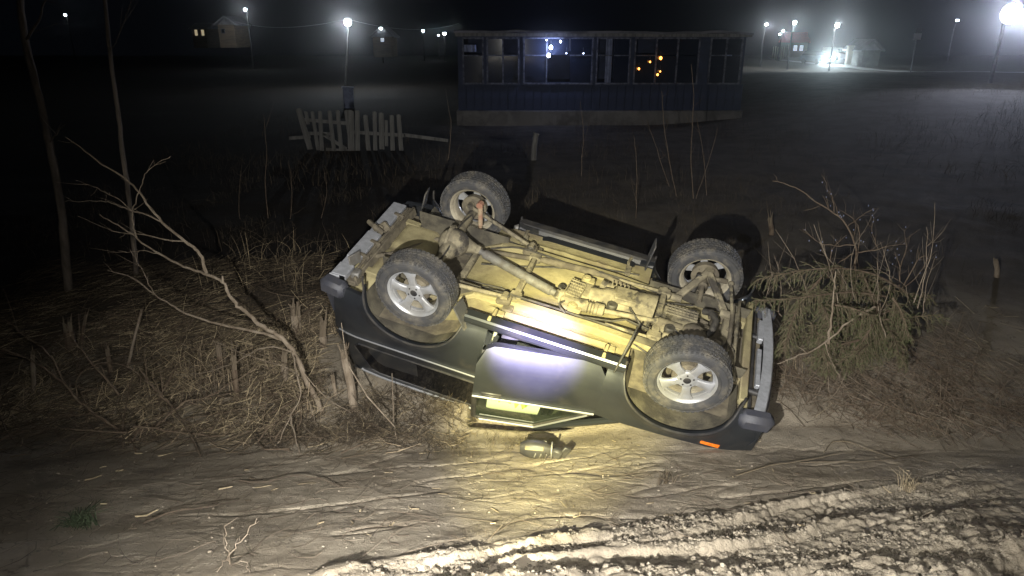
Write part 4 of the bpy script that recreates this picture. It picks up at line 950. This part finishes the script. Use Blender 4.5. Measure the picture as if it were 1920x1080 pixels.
# the bent sapling at the left
e = empty('bent_sapling', (0, 0, 0)); tag(e, 'grey bare sapling bent over to the left, beside the wreck', 'tree')
tr = MB(); q = limb(tr, pp([(614, 790), (594, 750), (573, 708), (548, 655), (520, 628), (487, 608), (462, 586), (440, 569), (428, 548), (418, 530), (387, 514), (345, 499), (300, 477), (257, 447), (222, 423), (187, 403)]), .027, .005, 9)
tr.tube([PY(418, 530, ylerp(418)), PY(417, 517, ylerp(418))], [.012, .009], 6); obj('trunk', tr, 'bark', e)
for l, r in (([(387, 513), (380, 488), (370, 470), (348, 452), (305, 417), (280, 388), (263, 363), (233, 333), (193, 310), (160, 283), (123, 257)], .017), ([(305, 417), (275, 403), (247, 395), (222, 386), (197, 378), (160, 378), (120, 377)], .008),
        ([(247, 395), (222, 374), (190, 357), (165, 345), (140, 337)], .005), ([(257, 447), (250, 420), (248, 397), (258, 365), (267, 343), (275, 322), (298, 305), (322, 293)], .007), ([(348, 452), (313, 450), (267, 440), (235, 438), (203, 430), (147, 405)], .008),
        ([(530, 637), (480, 622), (413, 608), (350, 588), (320, 570), (290, 552), (250, 522), (203, 507)], .014), ([(290, 551), (276, 525), (263, 500), (243, 467)], .006), ([(300, 477), (270, 470), (240, 472), (203, 474)], .005)):
    b = MB(); q = limb(b, pp(l), r, r * .3, 6, .004); twiglets(b, q, 4, .22, .0025); obj('branch', b, 'bark', e)
for l, Y0, Y1, r in (([(550, 668), (556, 699), (563, 742), (541, 789), (516, 836), (469, 868), (430, 900)], 6.0, 4.95, .008), ([(545, 780), (552, 815), (563, 850), (580, 882), (597, 915)], 5.5, 4.75, .008), ([(563, 742), (578, 752), (590, 790), (600, 810)], 5.9, 5.6, .006),
        ([(570, 700), (610, 745), (660, 775)], 6.0, 5.9, .006), ([(548, 660), (500, 650), (440, 680), (380, 700), (330, 702)], 6.1, 6.4, .008), ([(575, 715), (540, 690), (470, 668), (400, 640)], 6.1, 6.5, .007)):
    b = MB(); q = limb(b, pixpath(l, Y0, Y1), r, r * .35, 6, .004); twiglets(b, q, 3, .16, .002); obj('branch', b, 'bark', e)
def shrub(label, limbs, m='bark2', cat='shrub', tw=6, ln=.3, group=None, name='bare_shrub', catk=0):
    e = empty(name, (0, 0, 0)); tag(e, label, cat, group); first = True
    for l, Y0, Y1, r in limbs:
        b = MB(); q = limb(b, pixpath(l, Y0, Y1), r, r * .3, 6, .005); twiglets(b, q, tw, ln, r * .28); obj('stem' if first else 'branch', b, m, e); first = False
        if catk:
            for _ in range(catk):
                p = np.array(q[rnd.randrange(len(q) // 3, len(q))]) + np.array([rnd.gauss(0, .04), rnd.gauss(0, .03), rnd.gauss(0, .04)]); c_ = MB(); c_.sphere(p, .0065, 6, 5, (.8, .8, 1.5)); obj('catkin', c_, 'curtain', e)
    return e
shrub('tangled bare shrub sprawling low at the far left of the mud edge', [
    ([(289, 800), (238, 811), (180, 778), (144, 746), (119, 717), (80, 690), (47, 670), (0, 655), (-40, 640)], 5.6, 5.9, .016), ([(238, 811), (289, 800), (320, 775), (347, 753), (383, 746), (433, 720), (480, 690)], 5.55, 5.9, .011),
    ([(250, 800), (310, 806), (390, 818), (440, 815)], 5.4, 5.5, .010), ([(180, 778), (126, 778), (40, 771), (-20, 750)], 5.5, 5.6, .008), ([(119, 717), (90, 660), (45, 630), (10, 600)], 5.8, 6.0, .007),
    ([(224, 742), (190, 700), (159, 663), (140, 640)], 5.9, 6.1, .012), ([(325, 764), (300, 740), (281, 720), (262, 690)], 5.8, 6.0, .016), ([(144, 746), (150, 700), (200, 680), (260, 700), (262, 740)], 5.8, 5.9, .006), ([(238, 811), (150, 806), (60, 805), (0, 812)], 5.35, 5.3, .008)], tw=9, ln=.35)
shrub('bare willow with pale buds behind the heap of spruce branches', [
    ([(1604, 520), (1604, 490), (1604, 461), (1585, 421), (1564, 399), (1520, 370), (1493, 352), (1449, 338)], 7.5, 7.8, .013), ([(1564, 399), (1562, 375), (1552, 353), (1541, 327)], 7.75, 7.85, .006), ([(1588, 426), (1618, 404), (1641, 390)], 7.6, 7.7, .006),
    ([(1605, 472), (1641, 469), (1670, 461), (1698, 457)], 7.5, 7.5, .010), ([(1600, 475), (1567, 498), (1550, 512)], 7.45, 7.3, .008), ([(1602, 460), (1564, 460), (1535, 454), (1505, 427)], 7.55, 7.7, .007), ([(1552, 522), (1561, 469), (1588, 442)], 7.3, 7.5, .008),
    ([(1644, 462), (1636, 435), (1638, 405)], 7.5, 7.6, .005), ([(1610, 520), (1608, 480), (1612, 440), (1600, 410), (1575, 395)], 7.55, 7.7, .006)], tw=7, ln=.25, catk=4)
tg = []
for k in range(18):
    x_, y_ = rnd.uniform(1450, 1740), rnd.uniform(560, 660); dx, dy = rnd.uniform(-70, 70), rnd.uniform(70, 190); w_ = rnd.uniform(-25, 25)
    tg.append(([(x_, y_), (x_ + dx * .3 + w_, y_ - dy * .45), (x_ + dx, y_ - dy)], rnd.uniform(6.2, 6.9), rnd.uniform(6.4, 7.3), rnd.uniform(.003, .007)))
shrub('loose tangle of thin bare twigs rising through the spruce heap', tg, 'bark', tw=7, ln=.32)
shrub('smaller bare shrub at the right end of the spruce heap', [([(1687, 545), (1687, 504), (1677, 472)], 7.4, 7.5, .009), ([(1687, 504), (1698, 466), (1695, 427)], 7.4, 7.5, .006), ([(1692, 540), (1718, 490), (1736, 479)], 7.4, 7.4, .009), ([(1690, 543), (1725, 510), (1745, 480), (1760, 470)], 7.35, 7.4, .006)], tw=6, ln=.25, catk=3)
for lb, ls in (('thin bare sapling standing straight up behind the belly of the wreck', [([(1191, 436), (1194, 370), (1193, 300), (1188, 255)], .014), ([(1194, 380), (1182, 330)], .005)]),
        ('clump of thin bare stems in front of the right end of the shed', [([(1268, 368), (1255, 300), (1245, 230), (1240, 170)], .012), ([(1300, 372), (1296, 290), (1300, 200), (1296, 120)], .014), ([(1325, 366), (1318, 290), (1306, 220)], .011), ([(1255, 350), (1232, 280), (1212, 225)], .009), ([(1305, 372), (1330, 300), (1345, 240)], .010)]),
        ('few thin bare stems in front of the left end of the shed', [([(1090, 330), (1094, 250), (1088, 190)], .008), ([(840, 300), (846, 240), (838, 190)], .008)]),
        ('thin dark stems standing left of the picket fence', [([(505, 440), (498, 350), (500, 280), (494, 215)], .012), ([(540, 440), (548, 360), (540, 300)], .010), ([(455, 445), (448, 380), (452, 320)], .010), ([(600, 420), (612, 360), (606, 315)], .008)])):
    shrub(lb, [(l, 12.0, 12.0, r * .6) for l, r in ls], tw=4, ln=.4)
def trunk(label, l, Y, w0, w1, brs=()):
    e = empty('slender_tree', (0, 0, 0)); tag(e, label, 'tree'); q = pixpath(l, Y, Y); z = gz(q[0][0], Y); q = [q[0] + (q[0] - q[1]) * max(.05, (q[0][2] - z + .15) / (q[1][2] - q[0][2]))] + q
    b = MB(); limb(b, q, w0, w1, 10, .004); obj('trunk', b, 'trunk', e)
    for bl, r in brs: b = MB(); qq = limb(b, pixpath(bl, Y, Y - .3), r, r * .4, 6, .01); twiglets(b, qq, 3, .5, .004); obj('branch', b, 'trunk', e)
trunk('thicker of the two slender trunks at the left edge, leaning left', [(122, 470), (115, 395), (104, 330), (92, 270), (78, 200), (60, 130), (45, 60), (34, -20), (26, -90)], 9.0, .054, .036, (([(48, 75), (70, 40), (92, -10)], .02), ([(92, 270), (120, 230)], .01)))
trunk('thinner of the two slender trunks at the left edge, nearly upright', [(249, 440), (243, 380), (232, 300), (222, 220), (213, 150), (205, 80), (195, 0), (190, -70)], 9.5, .034, .022, (([(207, 95), (228, 60), (248, 0)], .008),))
# splintered stumps
def stump(label, xt, yt, xb_, yb, w_, bark='bark2', prongs=5, frac=.45):
    prongs = int(prongs * 1.8)
    base = GP(xb_, yb); top = PY(xt, yt, base[1] + .05); e = empty('broken_stump', tuple(base)); tag(e, label, 'stump', 'splintered stumps of broken stems'); d = top - base; r = w_ / 2 / FPX * (base[1] * 1.12 + .3)
    b = MB(); b.tube([(0, 0, -.08), tuple(d * (1 - frac) * .5 + np.array([.01, 0, 0])), tuple(d * (1 - frac))], [r * 1.1, r, r * 1.02], 8); obj('stem', b, bark, e)
    for k in range(prongs):
        a = 6.28 * k / prongs + rnd.uniform(-.3, .3); o_ = np.array([math.cos(a), math.sin(a), 0]) * r * .62; t_ = d * (1 - frac + frac * rnd.uniform(.25, 1.08)) + o_ * rnd.uniform(.6, 2.8)
        b = MB(); m_ = d * (1 - frac * .5) + o_ * 1.2; b.tube([d * (1 - frac) + o_ - d * .03, m_, t_], [r * rnd.uniform(.18, .42), r * rnd.uniform(.14, .30), r * .06], 4); obj('splinter', b, 'split', e, 0)
for a in (('broad splintered stump left of the rear bumper, fanning out at the top', 554, 560, 554, 628, 17, 'bark', 7, .45), ('tall pale splintered stump right against the rear of the wreck', 607, 578, 604, 652, 13, 'bark', 6, .7), ('splintered stump in the middle of the straw, forked into three', 408, 636, 415, 705, 10), ('dark stump with a split pale top, below the bent sapling branch', 437, 640, 442, 755, 10),
        ('short pale splintered stump beside the foot of the bent sapling', 532, 645, 533, 715, 12, 'bark', 5, .6), ('thick leaning stump with a frayed top under the rear wheel', 642, 645, 664, 770, 15, 'bark', 6, .2), ('brown splintered stump at the far left, broadest of the dark ones', 124, 590, 133, 660, 17), ('thin leaning stump beside the broadest dark one', 165, 572, 148, 655, 6), ('lone pale stump at the left edge with a flat top', 62, 645, 60, 745, 8, 'bark', 3, .3),
        ('long thin pale stick stump leaning right in the dark straw', 268, 574, 234, 690, 5, 'bark', 3, .1), ('small forked stump left of the long stick', 199, 640, 206, 700, 8), ('slim splintered stump right of the bent sapling trunk', 622, 690, 628, 745, 7, 'bark', 4, .5), ('splintered stump standing behind the front bumper in the dark', 1443, 395, 1447, 440, 8, 'bark2', 5, .6), ('pale stake stump poking from the spruce heap', 1578, 500, 1576, 560, 7, 'bark', 3, .3), ('leaning broken stake at the right edge of the dark field', 1866, 482, 1870, 520, 8, 'bark', 3, .2)): stump(*a)
# ------------------------------------------------------------------ heap of spruce branches
def spruce(label, l, Y0, Y1, width, group=None):
    e = empty('spruce_branch', (0, 0, 0)); tag(e, label, 'branch', group); q = smooth(pixpath(l, Y0, Y1), 6); b = MB(); b.tube(q, np.linspace(.013, .003, len(q)), 6)
    seg = []; side = np.cross(np.array(q[-1]) - np.array(q[0]), [0, -.45, 1.]); side /= np.linalg.norm(side); Lb = np.linalg.norm(np.array(q[-1]) - np.array(q[0]))
    for i in range(2, len(q)):
        for s_ in (-1, 1):
            for rep_ in (0, 1):
                p = np.array(q[i - 1]) + (np.array(q[i]) - np.array(q[i - 1])) * rnd.random(); d = np.array(q[i]) - np.array(q[i - 1]); d /= np.linalg.norm(d)
                ln = width * (1.1 - .75 * i / len(q)) * rnd.uniform(.5, 1.1); v = d * rnd.uniform(.35, 1.0) + s_ * side * rnd.uniform(.35, 1.0) + np.array([rnd.gauss(0, .2), rnd.gauss(0, .2), -.40 + rnd.gauss(0, .4)]); v /= np.linalg.norm(v)
                t_ = [p, p + v * ln * .5 + np.array([0, 0, -.01]), p + v * ln + np.array([0, 0, -.35 * ln - .02])]; b.tube(t_, [.004, .003, .0015], 4); seg.append((t_[0], t_[1])); seg.append((t_[1], t_[2]))
                if rnd.random() < .6:
                    v2 = v * .7 + d * .6 * rnd.choice((-1, 1)); m_ = t_[1]; t2 = m_ + v2 * ln * .45; b.tube([m_, t2], [.003, .0012], 4); seg.append((m_, t2))
    for i in range(len(q) // 3, len(q) - 1): seg.append((np.array(q[i]), np.array(q[i + 1])))
    obj('stem', b, 'bark2', e)
    A = np.array([s_[0] for s_ in seg]); D = np.array([s_[1] for s_ in seg]) - A; Ln = np.linalg.norm(D, axis=1); cnt = np.maximum((Ln / .0028).astype(int), 2); idx = np.repeat(np.arange(len(seg)), cnt)
    t = rng.random(len(idx)); p = A[idx] + D[idx] * t[:, None]; dn = D[idx] / (Ln[idx][:, None] + 1e-9); nr = rng.normal(size=(len(idx), 3)); nr -= dn * (nr * dn).sum(1, keepdims=True); nr /= np.linalg.norm(nr, axis=1, keepdims=True)
    v = dn * .75 + nr * .8; v /= np.linalg.norm(v, axis=1, keepdims=True); ln = rng.uniform(.014, .026, len(idx))[:, None]; sd = np.cross(v, rng.normal(size=v.shape)); sd /= np.linalg.norm(sd, axis=1, keepdims=True)
    V = np.stack([p - sd * .0019, p + sd * .0019, p + v * ln], 1).reshape(-1, 3); o = npmesh('needles', V, np.arange(len(V)).reshape(-1, 3), 'needle', smooth=False); o.parent = e; o['kind'] = 'stuff'
for a in (('topmost spruce branch of the heap, reaching left to the front wheel', [(1700, 548), (1640, 515), (1573, 503), (1500, 508), (1420, 524)], 7.0, 6.6, .32), ('spruce branch pointing left just behind the front bumper', [(1660, 556), (1600, 548), (1540, 553), (1480, 560), (1415, 563)], 6.8, 6.2, .28),
        ('spruce branch lying along the right shoulder of the heap', [(1560, 512), (1620, 520), (1680, 545), (1745, 556)], 7.3, 7.0, .30), ('spruce branch hanging down over the middle of the heap', [(1580, 508), (1575, 560), (1560, 600), (1535, 640)], 6.9, 6.2, .30), ('spruce branch hanging down at the right of the pale stick', [(1620, 520), (1640, 570), (1650, 620), (1640, 665)], 6.9, 6.2, .32),
        ('low spruce branch reaching right across the litter', [(1590, 590), (1640, 600), (1700, 595), (1765, 590)], 6.5, 6.4, .26), ('spruce branch drooping close beside the front bumper', [(1540, 520), (1500, 570), (1480, 620), (1470, 660)], 6.7, 5.9, .26), ('lowest spruce branch with its tip on the mud', [(1650, 570), (1630, 620), (1600, 660), (1560, 690)], 6.5, 5.9, .28), ('short spruce branch in the hollow of the heap', [(1700, 570), (1650, 590), (1590, 610), (1520, 610)], 6.7, 6.2, .30)): spruce(*a)
for k in range(9):
    x_, y_ = rnd.uniform(1500, 1690), rnd.uniform(540, 640); dx = rnd.uniform(-90, 90); dy = rnd.uniform(15, 90)
    spruce('spruce branch buried in the thick of the heap', [(x_, y_), (x_ + dx * .5, y_ + dy * .35), (x_ + dx, y_ + dy)], rnd.uniform(6.2, 6.7), rnd.uniform(5.75, 6.1), rnd.uniform(.16, .28), 'spruce branches buried in the heap')
shrub('long bare bough lying across the front of the spruce heap', [([(1640, 575), (1593, 603), (1547, 643), (1500, 665), (1457, 683)], 6.1, 5.75, .012), ([(1547, 643), (1560, 680), (1575, 710)], 5.9, 5.7, .005)], 'bark', 'branch', 3, .2, None, 'bare_bough')
shrub('pale upright stick standing in the middle of the spruce heap', [([(1553, 645), (1558, 600), (1563, 563), (1566, 510)], 6.0, 6.1, .014)], 'bark', 'stick', 1, .1, None, 'upright_stick')

# ================================================================== LOOSE LITTER, GRASS, CRUMBS (nobody could count these)
def on_ground(px, py):
    k = np.array([GP(a, b) for a, b in zip(px, py)]); return k
def lay(name, P, ln, r, m, flat=.12, K=3, heading=None, kind=True, bend=.15, lift=.01):
    n = len(P); th = rng.uniform(0, np.pi, n) if heading is None else rng.normal(heading, .5, n); el = rng.normal(0, flat, n); L = rng.uniform(*ln, n)
    D = np.stack([np.cos(th) * np.cos(el), np.sin(th) * np.cos(el), np.abs(np.sin(el))], 1); B_ = rng.normal(0, bend, (n, 3)); B_[:, 2] *= .3
    t = np.linspace(-.5, .5, K)[None, :, None]; Q = P[:, None] + D[:, None] * L[:, None, None] * t + B_[:, None] * (L[:, None, None] * (t * t * 4 - .3))
    zg = H(Q[..., 0], Q[..., 1]); 
    Q[..., 2] = np.maximum(Q[..., 2] + (np.abs(np.sin(el)) * L * .5)[:, None], zg + lift * .3) + np.abs(rng.normal(0, lift, n))[:, None]
    rr = rng.uniform(*r, n)[:, None] * np.linspace(1, .6, K)[None]; o = sticks(name, Q, rr, m); 
    if kind: tag(o, kind='stuff')
    return o
def stand(name, P, h, r, m, lean=.3, K=4):
    n = len(P); L = rng.uniform(*h, n); a = rng.uniform(0, 6.28, n); ln = np.abs(rng.normal(0, lean, n)); t = np.linspace(0, 1, K)[None, :]
    Q = np.stack([P[:, 0:1] + np.cos(a)[:, None] * ln[:, None] * L[:, None] * t ** 1.8, P[:, 1:2] + np.sin(a)[:, None] * ln[:, None] * L[:, None] * t ** 1.8, P[:, 2:3] - .02 + L[:, None] * t * (1 - .35 * ln[:, None] * t)], -1)
    o = sticks(name, Q, rng.uniform(*r, n)[:, None] * np.linspace(1, .35, K)[None], m); return tag(o, kind='stuff')
def scatter(n, x, y, dens=None):
    px, py = rng.uniform(*x, n), rng.uniform(*y, n)
    if dens is not None: k = rng.random(n) < dens(px, py); px, py = px[k], py[k]
    z = H(px, py); return np.stack([px, py, z], 1)
clear = lambda x, y: ~((np.abs(x - .4 + (y - 6.1) * .28) < 2.3) & (np.abs(y - 6.3 - (x * -.1)) < 1.15))
dl = lambda x, y: clear(x, y) * sst(-.6, -1.7, x) * sst(5.5, 6.1, y) * (1 - .8 * sst(8.2, 10, y)) * sst(.36, .52, fbm(x * 1.3, y * 1.3, 2, 3))
lay('straw_litter', scatter(9000, (-6.5, -.6), (5.0, 10), dl), (.10, .45), (.0015, .0035), 'straw', .10, heading=.35)
lay('dark_litter', scatter(13000, (-7, -.4), (4.6, 10), lambda x, y: clear(x, y) * sst(-.3, -1.4, x) * sst(4.9, 5.7, y)), (.08, .40), (.0015, .004), 'strawd', .25, heading=.3)
P = scatter(5200, (-5.2, -1.0), (5.5, 8.0), lambda x, y: clear(x, y) * sst(.40, .58, fbm(x * 1.6, y * 1.6, 6, 3))); P[:, 2] += rng.random(len(P)) ** 2 * .16
lay('straw_tangle', P, (.06, .34), (.0012, .004), 'straw', .38, K=4, bend=.16)
P = scatter(1300, (2.4, 5.2), (5.4, 7.2), lambda x, y: clear(x, y) * sst(.34, .5, fbm(x * 1.3, y * 1.3, 6, 3))); P[:, 2] += rng.random(len(P)) ** 1.5 * .30
lay('brushwood', P, (.15, .7), (.0012, .0038), 'bark2', .45, K=5, bend=.2)
P = scatter(1100, (2.4, 5.0), (5.3, 7.2), lambda x, y: clear(x, y) * sst(.38, .55, fbm(x * 1.5, y * 1.5, 3, 3))); P[:, 2] += rng.random(len(P)) ** 1.2 * .35
lay('grey_brush', P, (.10, .55), (.001, .003), 'bark', .6, K=5, bend=.22)
P = scatter(300, (-5.0, -.9), (5.2, 8.0), lambda x, y: clear(x, y)); P[:, 2] += rng.random(len(P)) ** 2 * .08
lay('pale_splinters', P, (.08, .32), (.003, .008), 'split', .15, K=3, bend=.06)
stand('field_weeds', scatter(14000, (-9, 20), (10, 26), lambda x, y: sst(.46, .60, fbm(x * .6, y * .6, 2, 4))), (.05, .40), (.002, .004), 'strawd', .6)
P = np.concatenate([scatter(420, (-6, -1.2), (5.4, 8.2), dl)]); lay('reed_stalks', P, (.35, .8), (.004, .008), 'straw', .06, heading=.35, bend=.05)
stand('dry_grass', scatter(26000, (-9, 9), (5.6, 15), lambda x, y: clear(x, y) * sst(.44, .60, fbm(x * .9, y * .9, 3, 4)) * ((x < 2.2) | (y > 8.5))), (.05, .26), (.0012, .0025), 'strawd', .6)
P = scatter(1300, (-3.6, -1.3), (5.9, 7.8), lambda x, y: clear(x, y) * sst(.42, .55, fbm(x * 2.2, y * 2.2, 1, 3)))
stand('broken_reeds', P, (.10, .46), (.0015, .0055), 'split', .45, 3)
P = scatter(150, (-5.5, -1.0), (5.3, 8.5), lambda x, y: clear(x, y)); P[:, 2] += rng.random(len(P)) * .12
lay('fallen_sticks', P, (.35, 1.2), (.003, .009), 'bark2', .18, K=6, bend=.14)
P = scatter(2600, (-2.4, -.35), (5.3, 6.7), lambda x, y: sst(.34, .5, fbm(x * 2.5, y * 2.5, 4, 3)) * sst(-.3, -.8, x)); P[:, 2] += rng.random(len(P)) ** 2 * .08
lay('flattened_grass', P, (.06, .30), (.0012, .003), 'strawd', .3, K=4, bend=.2)
P = scatter(420, (-2.4, -.4), (5.3, 6.5), None); lay('flattened_straw', P, (.06, .28), (.0014, .0035), 'straw', .25, K=4, bend=.16)
stand('sparse_grass', scatter(1300, (-2.6, .2), (5.0, 6.0), lambda x, y: sst(.45, .6, fbm(x * 2.2, y * 2.2, 6, 3))), (.03, .14), (.0009, .0018), 'strawd', .8)
stand('standing_reeds', scatter(520, (-4.6, -1.2), (6.6, 10.5), lambda x, y: clear(x, y) * sst(.48, .58, fbm(x * 1.1, y * 1.1, 5, 3))), (.15, .60), (.0015, .004), 'straw', .8)
stand('reeds_behind', scatter(500, (2.3, 3.2), (6.6, 9), lambda x, y: clear(x, y) * sst(.48, .58, fbm(x * 1.2, y * 1.2, 6, 3))), (.15, .5), (.002, .004), 'straw', .4)
lay('litter_by_heap', scatter(1200, (2.3, 7), (5.9, 8.8), lambda x, y: clear(x, y) * sst(2.2, 2.9, x) * (1 - sst(3.8, 5.4, x))), (.05, .28), (.0012, .003), 'strawd', .35)
lay('straw_by_heap', scatter(700, (2.4, 6.5), (5.4, 8.4), lambda x, y: clear(x, y) * sst(.42, .6, fbm(x * 1.5, y * 1.5, 2, 3))), (.08, .35), (.0015, .003), 'straw', .2)
lay('grass_roots', scatter(1500, (-4, 3.6), (3.0, 6.0), lambda x, y: clear(x, y) * (1 - mud_mask(x, y)) * sst(.40, .62, fbm(x * 1.6, y * 1.6, 4, 4))), (.02, .10), (.0007, .0014), 'strawd', .35, K=4, bend=.3, lift=.006)
lay('fine_twigs', scatter(800, (-4, 3.8), (2.6, 5.9), lambda x, y: clear(x, y) * (1 - .85 * mud_mask(x, y))), (.04, .34), (.0008, .0022), 'twig', .12, K=6, bend=.28, lift=.012)
lay('chip_litter', scatter(60, (-4.5, -.5), (3.2, 6), lambda x, y: sst(-.6, -2.2, x)), (.03, .14), (.003, .007), 'straw', .05, heading=.5)
lay('wood_chips', scatter(90, (-1, 3.6), (3.0, 5.9), None), (.02, .09), (.002, .005), 'straw', .05)
def crumbs(name, P, rs, m):
    base = np.array([(0, 0, 1), (.9, 0, .4), (.28, .86, .45), (-.73, .53, .4), (-.73, -.53, .45), (.28, -.86, .4), (.73, .53, -.5), (-.28, .86, -.5), (-.9, 0, -.5), (-.28, -.86, -.5), (.73, -.53, -.5)], float)
    F = np.array([(0, 1, 2), (0, 2, 3), (0, 3, 4), (0, 4, 5), (0, 5, 1), (1, 6, 2), (2, 6, 7), (2, 7, 3), (3, 7, 8), (3, 8, 4), (4, 8, 9), (4, 9, 5), (5, 9, 10), (5, 10, 1), (1, 10, 6)])
    n = len(P); r = rs[0] + (rs[1] - rs[0]) * rng.random(n) ** 2.5; V = base[None] * (1 + rng.normal(0, .20, (n, 11, 1))) * r[:, None, None] * np.array([1, 1, .75]); a = rng.uniform(0, 6.28, n); ca, sa = np.cos(a)[:, None], np.sin(a)[:, None]
    V = np.stack([V[..., 0] * ca - V[..., 1] * sa, V[..., 0] * sa + V[..., 1] * ca, V[..., 2]], -1) + P[:, None] + np.array([0, 0, .2]) * r[:, None, None]
    o = npmesh(name, V.reshape(-1, 3), (F[None] + 11 * np.arange(n)[:, None, None]).reshape(-1, 3), m, smooth=False); return tag(o, kind='stuff')
crumbs('clay_crumbs', scatter(34000, (-2.0, 4), (2.1, 4.9), lambda x, y: mud_mask(x, y) * sst(.32, .52, fbm(x * 2, y * 4, 4, 3))), (.003, .013), 'clay')
crumbs('soil_crumbs', scatter(700, (-4, 4), (2.1, 5.8), lambda x, y: clear(x, y) * (1 - mud_mask(x, y))), (.003, .010), 'ground')
# tufts, sprigs and long bent stems one can point at
def tuft(name, label, px, py, n, h, m, cat, r=.0016, lean=.7):
    p = GP(px, py); e = empty(name, tuple(p)); tag(e, label, cat); b = MB()
    for _ in range(n):
        a = rnd.uniform(0, 6.28); l = h * rnd.uniform(.5, 1.1); s_ = abs(rnd.gauss(0, lean)); ox, oy = rnd.gauss(0, .03), rnd.gauss(0, .02); b.tube([(ox, oy, -.02), (ox + math.cos(a) * l * s_ * .3, oy + math.sin(a) * l * s_ * .3, l * .55), (ox + math.cos(a) * l * s_, oy + math.sin(a) * l * s_, l * (.95 - .3 * s_))], [r, r * .9, r * .4], 4)
    obj('blades', b, m, e)
tuft('grass_tuft', 'tuft of dry pale grass at the right edge of the churned clay', 1703, 915, 46, .17, 'straw', 'grass tuft'); tuft('grass_tuft', 'sparse dry tuft right beside the lower front wheel shadow', 1250, 905, 30, .14, 'strawd', 'grass tuft')
tuft('grass_tuft', 'ragged tuft of dry grass at the foot of the leaning stump', 690, 775, 60, .20, 'strawd', 'grass tuft'); tuft('green_plant', 'low dark green plant at the lower left', 150, 985, 90, .10, 'moss', 'plant', .004, .9)
shrub('small pale leafless sprig growing at the lower left of the clay', [([(435, 1075), (430, 1040), (424, 1010), (418, 985)], 2.62, 2.66, .004), ([(428, 1052), (445, 1020), (466, 995), (482, 975)], 2.62, 2.66, .004), ([(433, 1060), (455, 1052), (470, 1078)], 2.60, 2.5, .003), ([(430, 1045), (415, 1060), (405, 1078)], 2.60, 2.5, .003)], 'bark', 'plant', 5, .06, None, 'dry_sprig')
def stem(label, l, r, m='straw'):
    q = [GP(a, b) + np.array([0, 0, .015 + .03 * math.sin(3.14 * i / (len(l) - 1))]) for i, (a, b) in enumerate(l)]; b = MB(); limb(b, q, r, r * .4, 5, .002); o = obj('dry_reed' if m == 'straw' else 'fallen_twig', b, m); tag(o, label, 'reed' if m == 'straw' else 'twig')
stem('upper of the long dry stems lying right of the clay ridges', [(1380, 895), (1440, 882), (1510, 868), (1570, 858), (1605, 848)], .005); stem('long dry stem curling back on itself at the right', [(1545, 848), (1560, 835), (1590, 836), (1625, 850), (1680, 862)], .005)
stem('lower of the long dry stems lying right of the clay ridges', [(1500, 868), (1560, 873), (1640, 872), (1720, 858)], .004); stem('dark curved root lying at the lower left', [(450, 905), (500, 912), (545, 900), (600, 905), (640, 918)], .006, 'twig'); stem('dark root lying left of the mirror', [(640, 850), (700, 832), (760, 822), (800, 800)], .007, 'twig')
stem('thin dark root lower left of the sapling', [(270, 985), (330, 970), (400, 962), (450, 938)], .006, 'twig'); stem('pale straw lying at the far left', [(20, 860), (60, 852)], .006); stem('pale stick lying by the front bumper', [(1455, 735), (1485, 728)], .009, 'split')
mb = MB(); mb.tube([PY(735, 700, 6.1), PY(738, 790, 5.65), PY(745, 830, 5.4), PY(760, 865, 5.15)], [.004, .006, .008, .004], 6); mb.tube([PY(640, 605, 5.9), PY(650, 680, 5.85), PY(690, 745, 5.6), PY(740, 800, 5.5)], [.003, .006, .007, .006], 6); o = obj('snapped_branch', mb, 'bark'); tag(o, 'thin snapped branch draped down the rear corner of the wreck', 'branch')
